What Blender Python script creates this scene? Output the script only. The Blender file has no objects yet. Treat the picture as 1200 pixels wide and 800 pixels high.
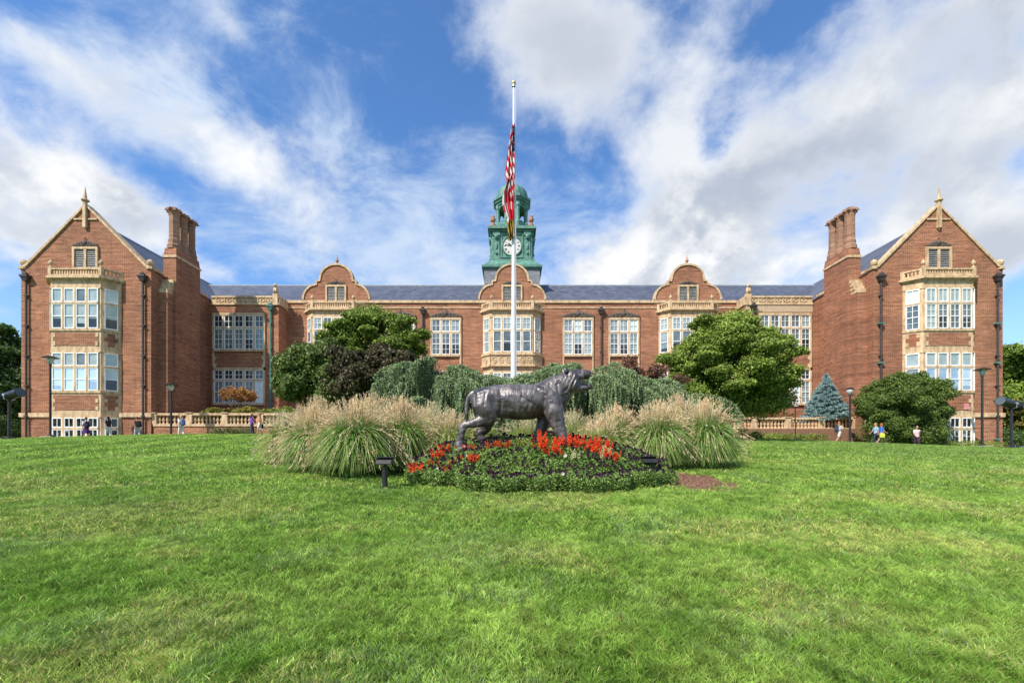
import bpy, bmesh, math, random
import numpy as np
from mathutils import Vector, Matrix
random.seed(7); rng = np.random.default_rng(11)
R = math.radians
C = bpy.context.scene
COL = C.collection
F = 540.0; HZ = 528.0; CX = 600.0      # focal length and horizon of the view, in photo pixels

# ------------------------------------------------------------------ camera
cam = bpy.data.cameras.new('camera'); camo = bpy.data.objects.new('camera', cam); COL.objects.link(camo)
camo.location = (0, 0, 0); camo.rotation_euler = (R(90), 0, 0)
cam.sensor_width = 36; cam.lens = 36*F/1200; cam.shift_y = (HZ-400)/1200; cam.clip_end = 5000; cam.clip_start = .05
C.camera = camo

# ------------------------------------------------------------------ light
SUN_EL = 47; SUN_AZ = -137     # azimuth clockwise from +Y (towards the building)
sdir = Vector((math.sin(R(SUN_AZ))*math.cos(R(SUN_EL)), math.cos(R(SUN_AZ))*math.cos(R(SUN_EL)), math.sin(R(SUN_EL))))
sl = bpy.data.lights.new('sun', 'SUN'); sl.energy = 4.6; sl.angle = R(.8); sl.color = (1, .93, .82)
so = bpy.data.objects.new('sun', sl); so.rotation_euler = sdir.to_track_quat('Z', 'Y').to_euler(); so.location = (-20, -20, 40); COL.objects.link(so)
C.view_settings.view_transform = 'Standard'; C.view_settings.look = 'None'; C.view_settings.gamma = 1
C.view_settings.use_curve_mapping = False; C.view_settings.exposure = .56

class NT:
    def __init__(s, nt): s.nt = nt; nt.nodes.clear()
    def n(s, typ, **kw):
        o = s.nt.nodes.new(typ)
        for k, v in kw.items(): setattr(o, k, v)
        return o
    def lk(s, a, b): s.nt.links.new(a, b)
    def m(s, op, a, b=0.0, c=0.0, clamp=False):
        o = s.nt.nodes.new('ShaderNodeMath'); o.operation = op; o.use_clamp = clamp
        for i, v in enumerate((a, b, c)):
            if isinstance(v, (int, float)): o.inputs[i].default_value = v
            else: s.lk(v, o.inputs[i])
        return o.outputs[0]
    def vec(s, x, y, z):
        o = s.nt.nodes.new('ShaderNodeCombineXYZ')
        for i, v in enumerate((x, y, z)):
            if isinstance(v, (int, float)): o.inputs[i].default_value = v
            else: s.lk(v, o.inputs[i])
        return o.outputs[0]
    def sep(s, v):
        o = s.nt.nodes.new('ShaderNodeSeparateXYZ'); s.lk(v, o.inputs[0]); return o.outputs
    def noise(s, v, scale, detail=5, rough=.55, dist=0.0, dim='3D'):
        o = s.nt.nodes.new('ShaderNodeTexNoise'); o.noise_dimensions = dim
        if v is not None: s.lk(v, o.inputs['Vector'])
        o.inputs['Scale'].default_value = scale; o.inputs['Detail'].default_value = detail
        o.inputs['Roughness'].default_value = rough; o.inputs['Distortion'].default_value = dist
        return o.outputs[0]
    def smooth(s, v, a, b, lo=0.0, hi=1.0):
        o = s.nt.nodes.new('ShaderNodeMapRange'); o.interpolation_type = 'SMOOTHSTEP'
        s.lk(v, o.inputs[0])
        for i, q in enumerate((a, b, lo, hi)): o.inputs[i+1].default_value = q
        return o.outputs[0]
    def mix(s, f, a, b, mode='MIX'):
        o = s.nt.nodes.new('ShaderNodeMix'); o.data_type = 'RGBA'; o.blend_type = mode
        for sock, v in ((o.inputs[0], f), (o.inputs[6], a), (o.inputs[7], b)):
            if isinstance(v, (int, float)): sock.default_value = v
            elif isinstance(v, (tuple, list)): sock.default_value = tuple(v)[:3]+(1,)
            else: s.lk(v, sock)
        return o.outputs[2]

# ------------------------------------------------------------------ sky: Nishita plus procedural clouds by direction
w = bpy.data.worlds.new('World'); C.world = w; w.use_nodes = True
T = NT(w.node_tree)
sky = T.n('ShaderNodeTexSky', sky_type='NISHITA'); sky.sun_disc = False
sky.sun_elevation = R(SUN_EL); sky.sun_rotation = R(SUN_AZ); sky.air_density = 1.0; sky.dust_density = .3; sky.ozone_density = 2.5
tc = T.n('ShaderNodeTexCoord'); d = tc.outputs['Generated']
x, y, z = T.sep(d)
az = T.m('ARCTAN2', x, y); el = T.m('ARCSINE', z)
zz = T.m('ADD', T.m('MAXIMUM', z, 0.0), .62)
pl = T.vec(T.m('DIVIDE', x, zz), T.m('DIVIDE', y, zz), 0.0)        # a flat cloud deck overhead
wn = T.n('ShaderNodeTexNoise'); T.lk(pl, wn.inputs['Vector']); wn.inputs['Scale'].default_value = 3.2; wn.inputs['Detail'].default_value = 8; wn.inputs['Roughness'].default_value = .58
wc = T.sep(wn.outputs['Color'])
wx = T.m('MULTIPLY', T.m('SUBTRACT', wc[0], .5), .34); wy = T.m('MULTIPLY', T.m('SUBTRACT', wc[1], .5), .24)
azw = T.m('ADD', az, wx); elw = T.m('ADD', el, wy)
def lobes(lst):
    tot = None
    for (px, py, rx, ry, wt) in lst:
        u = (px-CX)/F; v = (HZ-py)/F; a0 = math.atan(u); e0 = math.atan(v/math.sqrt(1+u*u))
        ra = rx/F/(1+u*u); re = ry/F/math.sqrt(1+u*u+v*v)
        q = T.m('ADD', T.m('POWER', T.m('DIVIDE', T.m('ABSOLUTE', T.m('SUBTRACT', azw, a0)), ra), 2.0),
                T.m('POWER', T.m('DIVIDE', T.m('ABSOLUTE', T.m('SUBTRACT', elw, e0)), re), 2.0))
        g = T.m('MULTIPLY', T.m('EXPONENT', T.m('MULTIPLY', q, -1.0)), wt)
        tot = g if tot is None else T.m('ADD', tot, g)
    return tot
back = T.smooth(y, .15, -.25, 0, .42)
cum = T.m('ADD', lobes([
    (120, 100, 130, 60, .36), (230, 140, 130, 60, .36), (340, 185, 110, 48, .38), (240, 18, 90, 24, .40), (60, 70, 80, 50, .2), (450, 300, 120, 30, .38), (570, 320, 110, 30, .35),
    (20, 215, 150, 62, 1.1), (160, 270, 100, 38, .6), (265, 320, 50, 20, .3),
    (690, 70, 140, 110, .72), (800, 135, 70, 60, .4), (640, 10, 90, 60, .4), (880, 260, 190, 80, 1.0), (1060, 130, 170, 90, .9), (790, 290, 110, 60, .55),
    (1150, 30, 130, 70, .8), (1120, 280, 160, 80, .85), (980, 40, 90, 40, .35), (760, 320, 160, 45, .4), (842, 160, 26, 36, -.65),
    (905, 25, 60, 30, -.4), (620, 230, 60, 60, -.5), (780, 40, 20, 40, -.1), (430, 50, 90, 80, -.22), (500, 190, 60, 60, -.3), (300, 60, 40, 26, -.3), (30, 20, 60, 22, -.3)]), back)
n1 = T.noise(pl, 4.6, 12, .60, .15)
va = T.n('ShaderNodeVectorMath', operation='ADD'); T.lk(pl, va.inputs[0]); va.inputs[1].default_value = (-.045, -.06, 0)
n1b = T.noise(va.outputs[0], 4.6, 8, .58, .15)
n2 = T.noise(pl, 2.4, 8, .6, .3)
cumc = T.m('MINIMUM', T.m('MAXIMUM', cum, -.8), .95)
dens = T.m('ADD', cumc, T.m('MULTIPLY', T.m('SUBTRACT', n1, .5), 2.4))
cmask = T.smooth(dens, .16, .86)
thick = T.smooth(dens, .35, 1.1)
greyf = T.m('MAXIMUM', lobes([(660, 60, 130, 90, .85), (1040, 190, 130, 50, .8), (1150, 300, 120, 50, .75), (900, 120, 100, 60, .5), (60, 255, 110, 22, .45), (1130, 60, 110, 50, .3), (1060, 390, 160, 60, .8), (720, 215, 70, 40, .4)]), 0.0)
lit = T.m('MULTIPLY', T.smooth(T.m('ADD', T.m('SUBTRACT', n1, n1b), T.m('MULTIPLY', T.m('SUBTRACT', n2, .5), .45)), -.16, .12), T.m('SUBTRACT', 1.0, T.m('MINIMUM', greyf, .8)))
# streaky high cloud
cirn = T.noise(T.vec(T.m('ADD', T.m('MULTIPLY', x, 1.0), T.m('MULTIPLY', z, .6)), T.m('MULTIPLY', y, 1.0), T.m('MULTIPLY', T.m('SUBTRACT', z, T.m('MULTIPLY', x, .25)), 2.2)), 3.6, 10, .66, .45)
cir = T.m('ADD', lobes([
    (170, 120, 230, 85, .50), (330, 185, 160, 65, .50), (250, 10, 90, 30, .35), (420, 290, 190, 50, .42), (560, 310, 160, 60, .4), (90, 330, 140, 60, .3),
    (560, 180, 60, 60, .15), (430, 60, 120, 60, .22), (700, 250, 120, 70, .4)]), T.smooth(y, .15, -.25, 0, .3))
cdm = T.smooth(T.m('ADD', cir, T.m('MULTIPLY', T.m('SUBTRACT', cirn, .5), 2.1)), .12, .95, 0, .88)
hor = T.smooth(el, .40, -.02, 0, .5)
skyc = T.mix(1.0, sky.outputs[0], (.62, .90, 1.16), 'MULTIPLY')
KC = 5.5
c1 = T.mix(T.m('MAXIMUM', cdm, hor), skyc, (KC*.66, KC*.78, KC*.95))
shade = T.mix(lit, (KC*.40, KC*.46, KC*.57), (KC*1.0, KC*1.0, KC*1.0))
core = T.mix(T.m('MULTIPLY', thick, .85), (KC*.82, KC*.87, KC*.95), shade)
fin = T.mix(cmask, c1, core)
bg = T.n('ShaderNodeBackground'); bg.inputs['Strength'].default_value = .13; T.lk(fin, bg.inputs['Color'])
wo = T.n('ShaderNodeOutputWorld'); T.lk(bg.outputs[0], wo.inputs[0])
C.cycles.use_denoising = True
C.cycles.max_bounces = 5; C.cycles.transparent_max_bounces = 12; C.cycles.diffuse_bounces = 3

# ------------------------------------------------------------------ materials
def mat(name, col, rough=.8, metal=0.0, var=.0, vscale=4.0, bump=0.0, bscale=30.0, col2=None, spec=.5, attr=None, trans=0.0, stretch=(1, 1, 1), contrast=(.35, .65)):
    m = bpy.data.materials.new(name); m.use_nodes = True; N = NT(m.node_tree)
    p = N.n('ShaderNodeBsdfPrincipled'); o = N.n('ShaderNodeOutputMaterial')
    t = N.n('ShaderNodeTexCoord'); mp = N.n('ShaderNodeMapping'); N.lk(t.outputs['Object'], mp.inputs[0]); mp.inputs['Scale'].default_value = stretch
    v = mp.outputs[0]
    c = None
    if attr:
        a = N.n('ShaderNodeAttribute'); a.attribute_name = attr; c = a.outputs['Color']
    if col2 is not None or var:
        f = N.smooth(N.noise(v, vscale, 6, .6), contrast[0], contrast[1])
        if col2 is None:
            lo = tuple(q*(1-var) for q in col); hi = tuple(min(1, q*(1+var)) for q in col)
        else: lo, hi = col, col2
        if c is None: c = N.mix(f, lo, hi)
        else: c = N.mix(1.0, c, N.mix(f, (1-var,)*3, (1+var,)*3), 'MULTIPLY')
    if c is None: p.inputs['Base Color'].default_value = (*col, 1)
    else: N.lk(c, p.inputs['Base Color'])
    p.inputs['Roughness'].default_value = rough; p.inputs['Metallic'].default_value = metal; p.inputs['Specular IOR Level'].default_value = spec
    if bump:
        b = N.n('ShaderNodeBump'); b.inputs['Strength'].default_value = bump; b.inputs['Distance'].default_value = .05
        N.lk(N.noise(v, bscale, 4, .6), b.inputs['Height']); N.lk(b.outputs[0], p.inputs['Normal'])
    sh = p.outputs[0]
    if trans:
        tr = N.n('ShaderNodeBsdfTranslucent'); mx = N.n('ShaderNodeMixShader'); mx.inputs[0].default_value = trans
        if c is not None: N.lk(c, tr.inputs[0])
        else: tr.inputs[0].default_value = (*col, 1)
        N.lk(sh, mx.inputs[1]); N.lk(tr.outputs[0], mx.inputs[2]); sh = mx.outputs[0]
    N.lk(sh, o.inputs[0])
    return m

def brick_mat(name, c1, c2, mortar, s=1.0):
    m = bpy.data.materials.new(name); m.use_nodes = True; N = NT(m.node_tree)
    p = N.n('ShaderNodeBsdfPrincipled'); o = N.n('ShaderNodeOutputMaterial'); t = N.n('ShaderNodeTexCoord')
    X, Y, Z = N.sep(t.outputs['Object'])
    v = N.vec(N.m('ADD', X, Y), Z, 0.0)
    b = N.n('ShaderNodeTexBrick'); N.lk(v, b.inputs['Vector']); b.inputs['Scale'].default_value = 1
    b.inputs['Brick Width'].default_value = .33*s; b.inputs['Row Height'].default_value = .115*s; b.inputs['Mortar Size'].default_value = .016*s; b.inputs['Mortar Smooth'].default_value = .3
    b.inputs['Color1'].default_value = (*c1, 1); b.inputs['Color2'].default_value = (*c2, 1); b.inputs['Mortar'].default_value = (*mortar, 1); b.inputs['Bias'].default_value = -.1
    # uneven courses, broad weathering
    f = N.smooth(N.noise(N.vec(N.m('MULTIPLY', N.m('ADD', X, Y), .35), N.m('MULTIPLY', Z, 3.6), 0.0), 1.6, 6, .7), .3, .7)
    g = N.smooth(N.noise(t.outputs['Object'], .35, 5, .6), .3, .7)
    c = N.mix(1.0, b.outputs[0], N.mix(f, (.66, .62, .60), (1.24, 1.22, 1.18)), 'MULTIPLY')
    c = N.mix(1.0, c, N.mix(g, (.80, .78, .78), (1.12, 1.1, 1.06)), 'MULTIPLY')
    sk = N.smooth(N.noise(N.vec(N.m('MULTIPLY', N.m('ADD', X, Y), 1.3), N.m('MULTIPLY', Z, .12), 0.0), 1.5, 5, .65), .52, .75)
    c = N.mix(N.m('MULTIPLY', sk, .30), c, (.10, .055, .04))
    N.lk(c, p.inputs['Base Color']); p.inputs['Roughness'].default_value = .88; p.inputs['Specular IOR Level'].default_value = .2
    bp = N.n('ShaderNodeBump'); bp.inputs['Strength'].default_value = .5; bp.inputs['Distance'].default_value = .015
    N.lk(N.m('MULTIPLY', b.outputs['Fac'], -1.0), bp.inputs['Height']); N.lk(bp.outputs[0], p.inputs['Normal'])
    N.lk(p.outputs[0], o.inputs[0]); return m

def slate_mat():
    m = bpy.data.materials.new('roof slate'); m.use_nodes = True; N = NT(m.node_tree)
    p = N.n('ShaderNodeBsdfPrincipled'); o = N.n('ShaderNodeOutputMaterial'); t = N.n('ShaderNodeTexCoord')
    X, Y, Z = N.sep(t.outputs['Object']); v = N.vec(N.m('ADD', X, N.m('MULTIPLY', Y, .01)), N.m('MULTIPLY', Z, 1.0), 0.0)
    b = N.n('ShaderNodeTexBrick'); N.lk(v, b.inputs['Vector']); b.inputs['Scale'].default_value = 1
    b.inputs['Brick Width'].default_value = .45; b.inputs['Row Height'].default_value = .18; b.inputs['Mortar Size'].default_value = .01
    b.inputs['Color1'].default_value = (.058, .068, .098, 1); b.inputs['Color2'].default_value = (.10, .112, .15, 1); b.inputs['Mortar'].default_value = (.04, .045, .06, 1)
    g = N.smooth(N.noise(t.outputs['Object'], .8, 6, .65), .3, .7)
    wv = N.smooth(N.noise(N.vec(N.m('MULTIPLY', X, .6), Y, N.m('MULTIPLY', Z, 6)), 2.2, 4, .6), .70, .76)
    c = N.mix(1.0, b.outputs[0], N.mix(g, (.8, .8, .8), (1.25, 1.22, 1.2)), 'MULTIPLY')
    c = N.mix(N.m('MULTIPLY', wv, .6), c, (.32, .34, .37))
    N.lk(c, p.inputs['Base Color']); p.inputs['Roughness'].default_value = .5; N.lk(p.outputs[0], o.inputs[0]); return m

def glass_mat(name, tint=(.82, .85, .87)):
    m = bpy.data.materials.new(name); m.use_nodes = True; N = NT(m.node_tree)
    o = N.n('ShaderNodeOutputMaterial'); tr = N.n('ShaderNodeBsdfTransparent'); tr.inputs[0].default_value = (.88, .92, .92, 1)
    gl = N.n('ShaderNodeBsdfGlossy'); gl.inputs['Roughness'].default_value = .04; gl.inputs[0].default_value = (*tint, 1)
    t = N.n('ShaderNodeTexCoord'); b = N.n('ShaderNodeBump'); b.inputs['Strength'].default_value = .25; b.inputs['Distance'].default_value = .1
    N.lk(N.noise(t.outputs['Object'], 1.3, 2, .5), b.inputs['Height']); N.lk(b.outputs[0], gl.inputs['Normal'])
    lw = N.n('ShaderNodeLayerWeight'); lw.inputs[0].default_value = .35
    mx = N.n('ShaderNodeMixShader'); N.lk(N.m('ADD', N.m('MULTIPLY', lw.outputs['Fresnel'], .6), .04, clamp=True), mx.inputs[0])
    N.lk(tr.outputs[0], mx.inputs[1]); N.lk(gl.outputs[0], mx.inputs[2]); N.lk(mx.outputs[0], o.inputs[0]); return m

M = dict(
 brick=brick_mat('red brick', (.35, .120, .060), (.185, .060, .032), (.43, .31, .22)),
 stone=mat('tan limestone', (.33, .225, .125), .85, var=.0, vscale=2.4, col2=(.62, .455, .28), bump=.3, bscale=6, contrast=(.28, .66), stretch=(1.6, 1.6, .55)),
 greystone=mat('grey weathered stone', (.20, .16, .13), .9, col2=(.36, .29, .22), vscale=6, bump=.3),
 greystone2=mat('pale grey brick band', (.40, .29, .19), .9, col2=(.52, .40, .27), vscale=5, stretch=(.4, .4, 5), bump=.3),
 carving=mat('dark carved stone', (.05, .04, .036), .9, col2=(.14, .105, .08), vscale=12, bump=.4),
 slate=slate_mat(),
 ridge=mat('lead ridge', (.30, .34, .40), .5, var=.15),
 white=mat('white painted wood', (.80, .80, .78), .5, var=.05, vscale=9),
 glass=glass_mat('window glass'),
 dark=mat('painted room shade', (.035, .04, .045), .9, var=.4, vscale=1.5),  # shade of the unlit rooms, put into the colour of a flat sheet
 blind=mat('window blind', (.66, .72, .70), .8, col2=(.86, .88, .85), vscale=1.2),
 shade=mat('grey blind', (.20, .24, .26), .8, col2=(.40, .45, .47), vscale=1.0),
 louver=mat('grey louvres', (.15, .15, .16), .7, col2=(.24, .235, .23), vscale=3),
 copper=mat('green copper patina', (.040, .135, .105), .6, col2=(.125, .275, .22), vscale=2.5, bump=.2, bscale=8, contrast=(.3, .7)),
 greybrick=brick_mat('weathered chimney brick', (.36, .20, .13), (.25, .13, .085), (.36, .27, .2), .8),
 slateblock=mat('grey slate cladding', (.12, .13, .15), .7, col2=(.24, .25, .27), vscale=3, stretch=(.4, .4, 3)),
 notice=mat('notice', (.62, .25, .25), .6, var=.3, vscale=8),
 goldball=mat('gilded ball', (.62, .50, .28), .4, metal=.3, var=.1),
 lampglass=mat('frosted glass', (.55, .58, .58), .3),
 lens=mat('lens', (.10, .12, .14), .1),
 signred=mat('red paint', (.55, .04, .05), .5),
 flagcloth=mat('flag cloth', (.5, .5, .5), .8, attr='Col', trans=.25, spec=.2),
 iron=mat('dark iron', (.022, .021, .022), .45, var=.3),
 pipe=mat('dark lead pipe', (.045, .035, .033), .6, var=.3),
 pipegreen=mat('green copper pipe', (.06, .17, .135), .6, var=.3),
 terracotta=mat('terracotta', (.36, .19, .12), .8, var=.2),
 clockface=mat('clock face', (.56, .55, .52), .6, var=.04),
 black=mat('black paint', (.02, .02, .022), .35, var=.2),
 chrome=mat('brushed steel', (.5, .5, .52), .3, metal=.8, var=.1),
 polewhite=mat('white painted metal', (.62, .63, .66), .35, var=.05, vscale=2),
 soil=mat('mulch', (.16, .075, .045), .95, col2=(.30, .165, .10), vscale=14, bump=.8, bscale=40),
 concrete=mat('concrete', (.42, .38, .32), .9, var=.15, vscale=3, bump=.2),
 leaf=mat('leaf', (.1, .2, .05), .55, attr='Col', trans=.25, spec=.35),
 petal=mat('petal', (.5, .05, .02), .6, attr='Col', trans=.3, spec=.2),
 needle=mat('needle', (.1, .2, .1), .7, attr='Col', trans=.1, spec=.2),
 bark=mat('bark', (.085, .06, .045), .95, col2=(.17, .125, .09), vscale=6, stretch=(3, 3, .6), bump=.6, bscale=12),
 straw=mat('grass blade', (.3, .3, .1), .6, attr='Col', trans=.3, spec=.25),
 vcol=mat('cloth', (.5, .5, .5), .85, attr='Col', spec=.2),
)

# ------------------------------------------------------------------ mesh helpers
def tag(o, label=None, cat=None, group=None, kind=None):
    if label: o['label'] = label
    if cat: o['category'] = cat
    if group: o['group'] = group
    if kind: o['kind'] = kind
    return o
def empty(name, loc, rz=0):
    o = bpy.data.objects.new(name, None); COL.objects.link(o); o.location = loc; o.rotation_euler = (0, 0, rz); o.empty_display_size = .3
    return o
def thing(name, label, cat, loc, rz=0, group=None):
    return tag(empty(name, loc, rz), label, cat, group)
def kids(o): return [q for q in bpy.data.objects if q.parent == o]
def copy_tree(o, parent=None):
    c = o.copy(); COL.objects.link(c)
    if parent: c.parent = parent
    for ch in kids(o): copy_tree(ch, c)
    return c

class Pl:                                            # a vertical plane: a along it, b up, c outwards
    def __init__(s, o, u, n): s.o = Vector(o); s.u = Vector(u).normalized(); s.n = Vector(n).normalized()
    def p(s, a, b, c): return s.o + s.u*a + Vector((0, 0, b)) + s.n*c
class MB:
    def __init__(s): s.v = []; s.f = []; s.mi = []
    def add(s, vs, fs, mi=0):
        b = len(s.v); s.v += [tuple(q) for q in vs]; s.f += [tuple(i+b for i in f) for f in fs]; s.mi += [mi]*len(fs); return s
    BF = [(0, 1, 2, 3), (4, 7, 6, 5), (0, 4, 5, 1), (1, 5, 6, 2), (2, 6, 7, 3), (3, 7, 4, 0)]
    def box(s, x0, x1, y0, y1, z0, z1, mi=0):
        return s.add([(x0, y0, z0), (x1, y0, z0), (x1, y1, z0), (x0, y1, z0), (x0, y0, z1), (x1, y0, z1), (x1, y1, z1), (x0, y1, z1)], s.BF, mi)
    def pbox(s, P, a0, a1, b0, b1, c0, c1, mi=0):
        return s.add([P.p(a0, b0, c0), P.p(a1, b0, c0), P.p(a1, b0, c1), P.p(a0, b0, c1), P.p(a0, b1, c0), P.p(a1, b1, c0), P.p(a1, b1, c1), P.p(a0, b1, c1)], s.BF, mi)
    def pquad(s, P, a0, a1, b0, b1, c, mi=0):
        return s.add([P.p(a0, b0, c), P.p(a1, b0, c), P.p(a1, b1, c), P.p(a0, b1, c)], [(0, 1, 2, 3)], mi)
    def prism(s, P, pts, c0, c1, mi=0):              # polygon in a plane, extruded
        n = len(pts); vs = [P.p(a, b, c0) for a, b in pts]+[P.p(a, b, c1) for a, b in pts]
        return s.add(vs, [tuple(range(n))[::-1], tuple(range(n, 2*n))]+[(i, (i+1) % n, n+(i+1) % n, n+i) for i in range(n)], mi)
    def vprism(s, pts, z0, z1, mi=0, top=None):      # plan polygon, extruded up; top = scaled top polygon
        n = len(pts); t = top or pts
        vs = [(a, b, z0) for a, b in pts]+[(a, b, z1) for a, b in t]
        return s.add(vs, [tuple(range(n))[::-1], tuple(range(n, 2*n))]+[(i, (i+1) % n, n+(i+1) % n, n+i) for i in range(n)], mi)
    def strip(s, P, pts, w_, c0, c1, mi=0, closed=False):   # coping along an outline
        n = len(pts); vs = []
        for i in range(n):
            a = Vector(pts[max(i-1, 0)]); b = Vector(pts[min(i+1, n-1)]); t = (b-a).normalized(); nn = Vector((-t.y, t.x)); q = Vector(pts[i])
            for (o_, c) in ((-w_*.3, c0), (w_*.7, c0), (w_*.7, c1), (-w_*.3, c1)):
                e = q+nn*o_; vs.append(P.p(e.x, e.y, c))
        fs = []
        for i in range(n-1):
            for k in range(4): fs.append((4*i+k, 4*i+(k+1) % 4, 4*i+4+(k+1) % 4, 4*i+4+k))
        fs += [(0, 1, 2, 3), (4*n-4, 4*n-3, 4*n-2, 4*n-1)]
        return s.add(vs, fs, mi)
    def lathe(s, c, prof, seg=16, mi=0, phase=0.0):  # prof: (radius, z)
        vs = []; fs = []
        for (r, zz_) in prof:
            for k in range(seg):
                a = phase+2*math.pi*k/seg; vs.append((c[0]+r*math.cos(a), c[1]+r*math.sin(a), c[2]+zz_))
        for i in range(len(prof)-1):
            for k in range(seg): fs.append((i*seg+k, i*seg+(k+1) % seg, (i+1)*seg+(k+1) % seg, (i+1)*seg+k))
        fs += [tuple(range(seg))[::-1], tuple(range((len(prof)-1)*seg, len(prof)*seg))]
        return s.add(vs, fs, mi)
    def tube(s, pts, rad, seg=8, mi=0, ez=1.0, caps=True):
        pts = [Vector(p) for p in pts]; n = len(pts)
        if isinstance(rad, (int, float)): rad = [rad]*n
        vs = []; fs = []; prev = None
        for i in range(n):
            t = (pts[min(i+1, n-1)]-pts[max(i-1, 0)]).normalized()
            if prev is None:
                a = Vector((0, 0, 1)) if abs(t.z) < .9 else Vector((1, 0, 0)); u = t.cross(a).normalized()
            else: u = (prev-t*prev.dot(t)).normalized()
            prev = u; v_ = t.cross(u)
            for k in range(seg):
                an = 2*math.pi*k/seg; vs.append(pts[i]+(u*math.cos(an)+v_*math.sin(an))*rad[i])
        for i in range(n-1):
            for k in range(seg): fs.append((i*seg+k, i*seg+(k+1) % seg, (i+1)*seg+(k+1) % seg, (i+1)*seg+k))
        if caps: fs += [tuple(range(seg))[::-1], tuple(range((n-1)*seg, n*seg))]
        return s.add(vs, fs, mi)
    def ball(s, c, r, seg=12, mi=0):
        if isinstance(r, (int, float)): r = (r, r, r)
        m = seg//2; vs = [(c[0], c[1], c[2]-r[2])]; fs = []
        for i in range(1, m):
            a = math.pi*i/m
            for k in range(seg):
                b = 2*math.pi*k/seg; vs.append((c[0]+r[0]*math.sin(a)*math.cos(b), c[1]+r[1]*math.sin(a)*math.sin(b), c[2]-r[2]*math.cos(a)))
        vs.append((c[0], c[1], c[2]+r[2])); L = len(vs)-1
        for k in range(seg): fs += [(0, 1+(k+1) % seg, 1+k), (L, 1+(m-2)*seg+k, 1+(m-2)*seg+(k+1) % seg)]
        for i in range(m-2):
            for k in range(seg): fs.append((1+i*seg+k, 1+i*seg+(k+1) % seg, 1+(i+1)*seg+(k+1) % seg, 1+(i+1)*seg+k))
        return s.add(vs, fs, mi)
    def build(s, name, mats, parent=None, off=(0, 0, 0), smooth=False, recalc=True):
        me = bpy.data.meshes.new(name); off = Vector(off)
        me.from_pydata([tuple(Vector(q)-off) for q in s.v], [], s.f)
        for m_ in (mats if isinstance(mats, (list, tuple)) else [mats]): me.materials.append(M[m_] if isinstance(m_, str) else m_)
        if any(s.mi): me.polygons.foreach_set('material_index', s.mi)
        if recalc:
            bm = bmesh.new(); bm.from_mesh(me); bmesh.ops.recalc_face_normals(bm, faces=bm.faces); bm.to_mesh(me); bm.free()
        if smooth: me.polygons.foreach_set('use_smooth', [True]*len(me.polygons))
        me.update()
        o = bpy.data.objects.new(name, me); COL.objects.link(o)
        if parent: o.parent = parent
        return o

def fast(name, V, k, mats, parent=None, cols=None, idx=None):
    """V: (n,k,3) polygons of k corners (unshared); cols (n,3) per polygon or (n,k,3)"""
    V = np.asarray(V, dtype=np.float32); n = len(V)
    me = bpy.data.meshes.new(name); me.vertices.add(n*k); me.vertices.foreach_set('co', V.reshape(-1))
    me.loops.add(n*k); me.loops.foreach_set('vertex_index', np.arange(n*k, dtype=np.int32))
    me.polygons.add(n); me.polygons.foreach_set('loop_start', np.arange(0, n*k, k, dtype=np.int32)); me.polygons.foreach_set('loop_total', np.full(n, k, dtype=np.int32))
    for m_ in (mats if isinstance(mats, (list, tuple)) else [mats]): me.materials.append(M[m_] if isinstance(m_, str) else m_)
    if cols is not None:
        cols = np.asarray(cols, dtype=np.float32)
        if cols.ndim == 2: cols = np.repeat(cols[:, None, :], k, 1)
        ca = me.color_attributes.new('Col', 'FLOAT_COLOR', 'POINT')
        ca.data.foreach_set('color', np.concatenate([cols.reshape(-1, 3), np.ones((n*k, 1), np.float32)], 1).reshape(-1))
    me.update(calc_edges=True); me.validate()
    o = bpy.data.objects.new(name, me); COL.objects.link(o)
    if parent: o.parent = parent
    return o

def vnoise(x, y, s, seed=0):                          # smooth value noise, numpy
    x = np.asarray(x, float)*s; y = np.asarray(y, float)*s
    g = np.random.default_rng(seed).random((256, 256)); xi = np.floor(x).astype(int); yi = np.floor(y).astype(int)
    fx = x-xi; fy = y-yi; fx = fx*fx*(3-2*fx); fy = fy*fy*(3-2*fy)
    a = g[xi % 256, yi % 256]; b = g[(xi+1) % 256, yi % 256]; c = g[xi % 256, (yi+1) % 256]; e = g[(xi+1) % 256, (yi+1) % 256]
    return (a*(1-fx)+b*fx)*(1-fy)+(c*(1-fx)+e*fx)*fy
def fbm(x, y, s, seed=0):
    return (vnoise(x, y, s, seed)*.5+vnoise(x, y, s*2.1, seed+1)*.27+vnoise(x, y, s*4.3, seed+2)*.15+vnoise(x, y, s*9, seed+3)*.08)

# terrain
ZX = np.array([-400, -80, -40, -27, -10, 10, 25, 33, 40, 80, 400.]); ZV = np.array([-1.5, -.3, .95, 1.3, 1.38, 1.3, .76, .44, .2, -.8, -1.5])
_gx = np.linspace(-400, 400, 3201); _gz = np.interp(_gx, ZX, ZV); _k = np.hanning(25); _k /= _k.sum(); _gz = np.convolve(np.pad(_gz, 12, 'edge'), _k, 'valid')
def H(x, y):
    x = np.asarray(x, float); y = np.asarray(y, float)
    z36 = np.interp(x, _gx, _gz); t = (y-3)/33
    s_ = np.where(t < 1, t, 1.0); s_ = np.where(t > .93, .93+(1-np.exp(-(t-.93)/.07))*.07, s_)
    h = -1.5+s_*(z36+1.5)
    h = h+.10*(fbm(x, y, .16, 5)-.5)*np.clip((y-1)/6, 0, 1)*np.clip((40-y)/6, 0, 1)
    h = h-.12*np.clip((y-36.5)/1.5, 0, 1)
    return np.where(y < 0, np.maximum(h, -2.2), h)
def h1(x, y): return float(H(x, y))
def at(px, py, D): return ((px-CX)/F*D, D, (HZ-py)/F*D)

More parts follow.
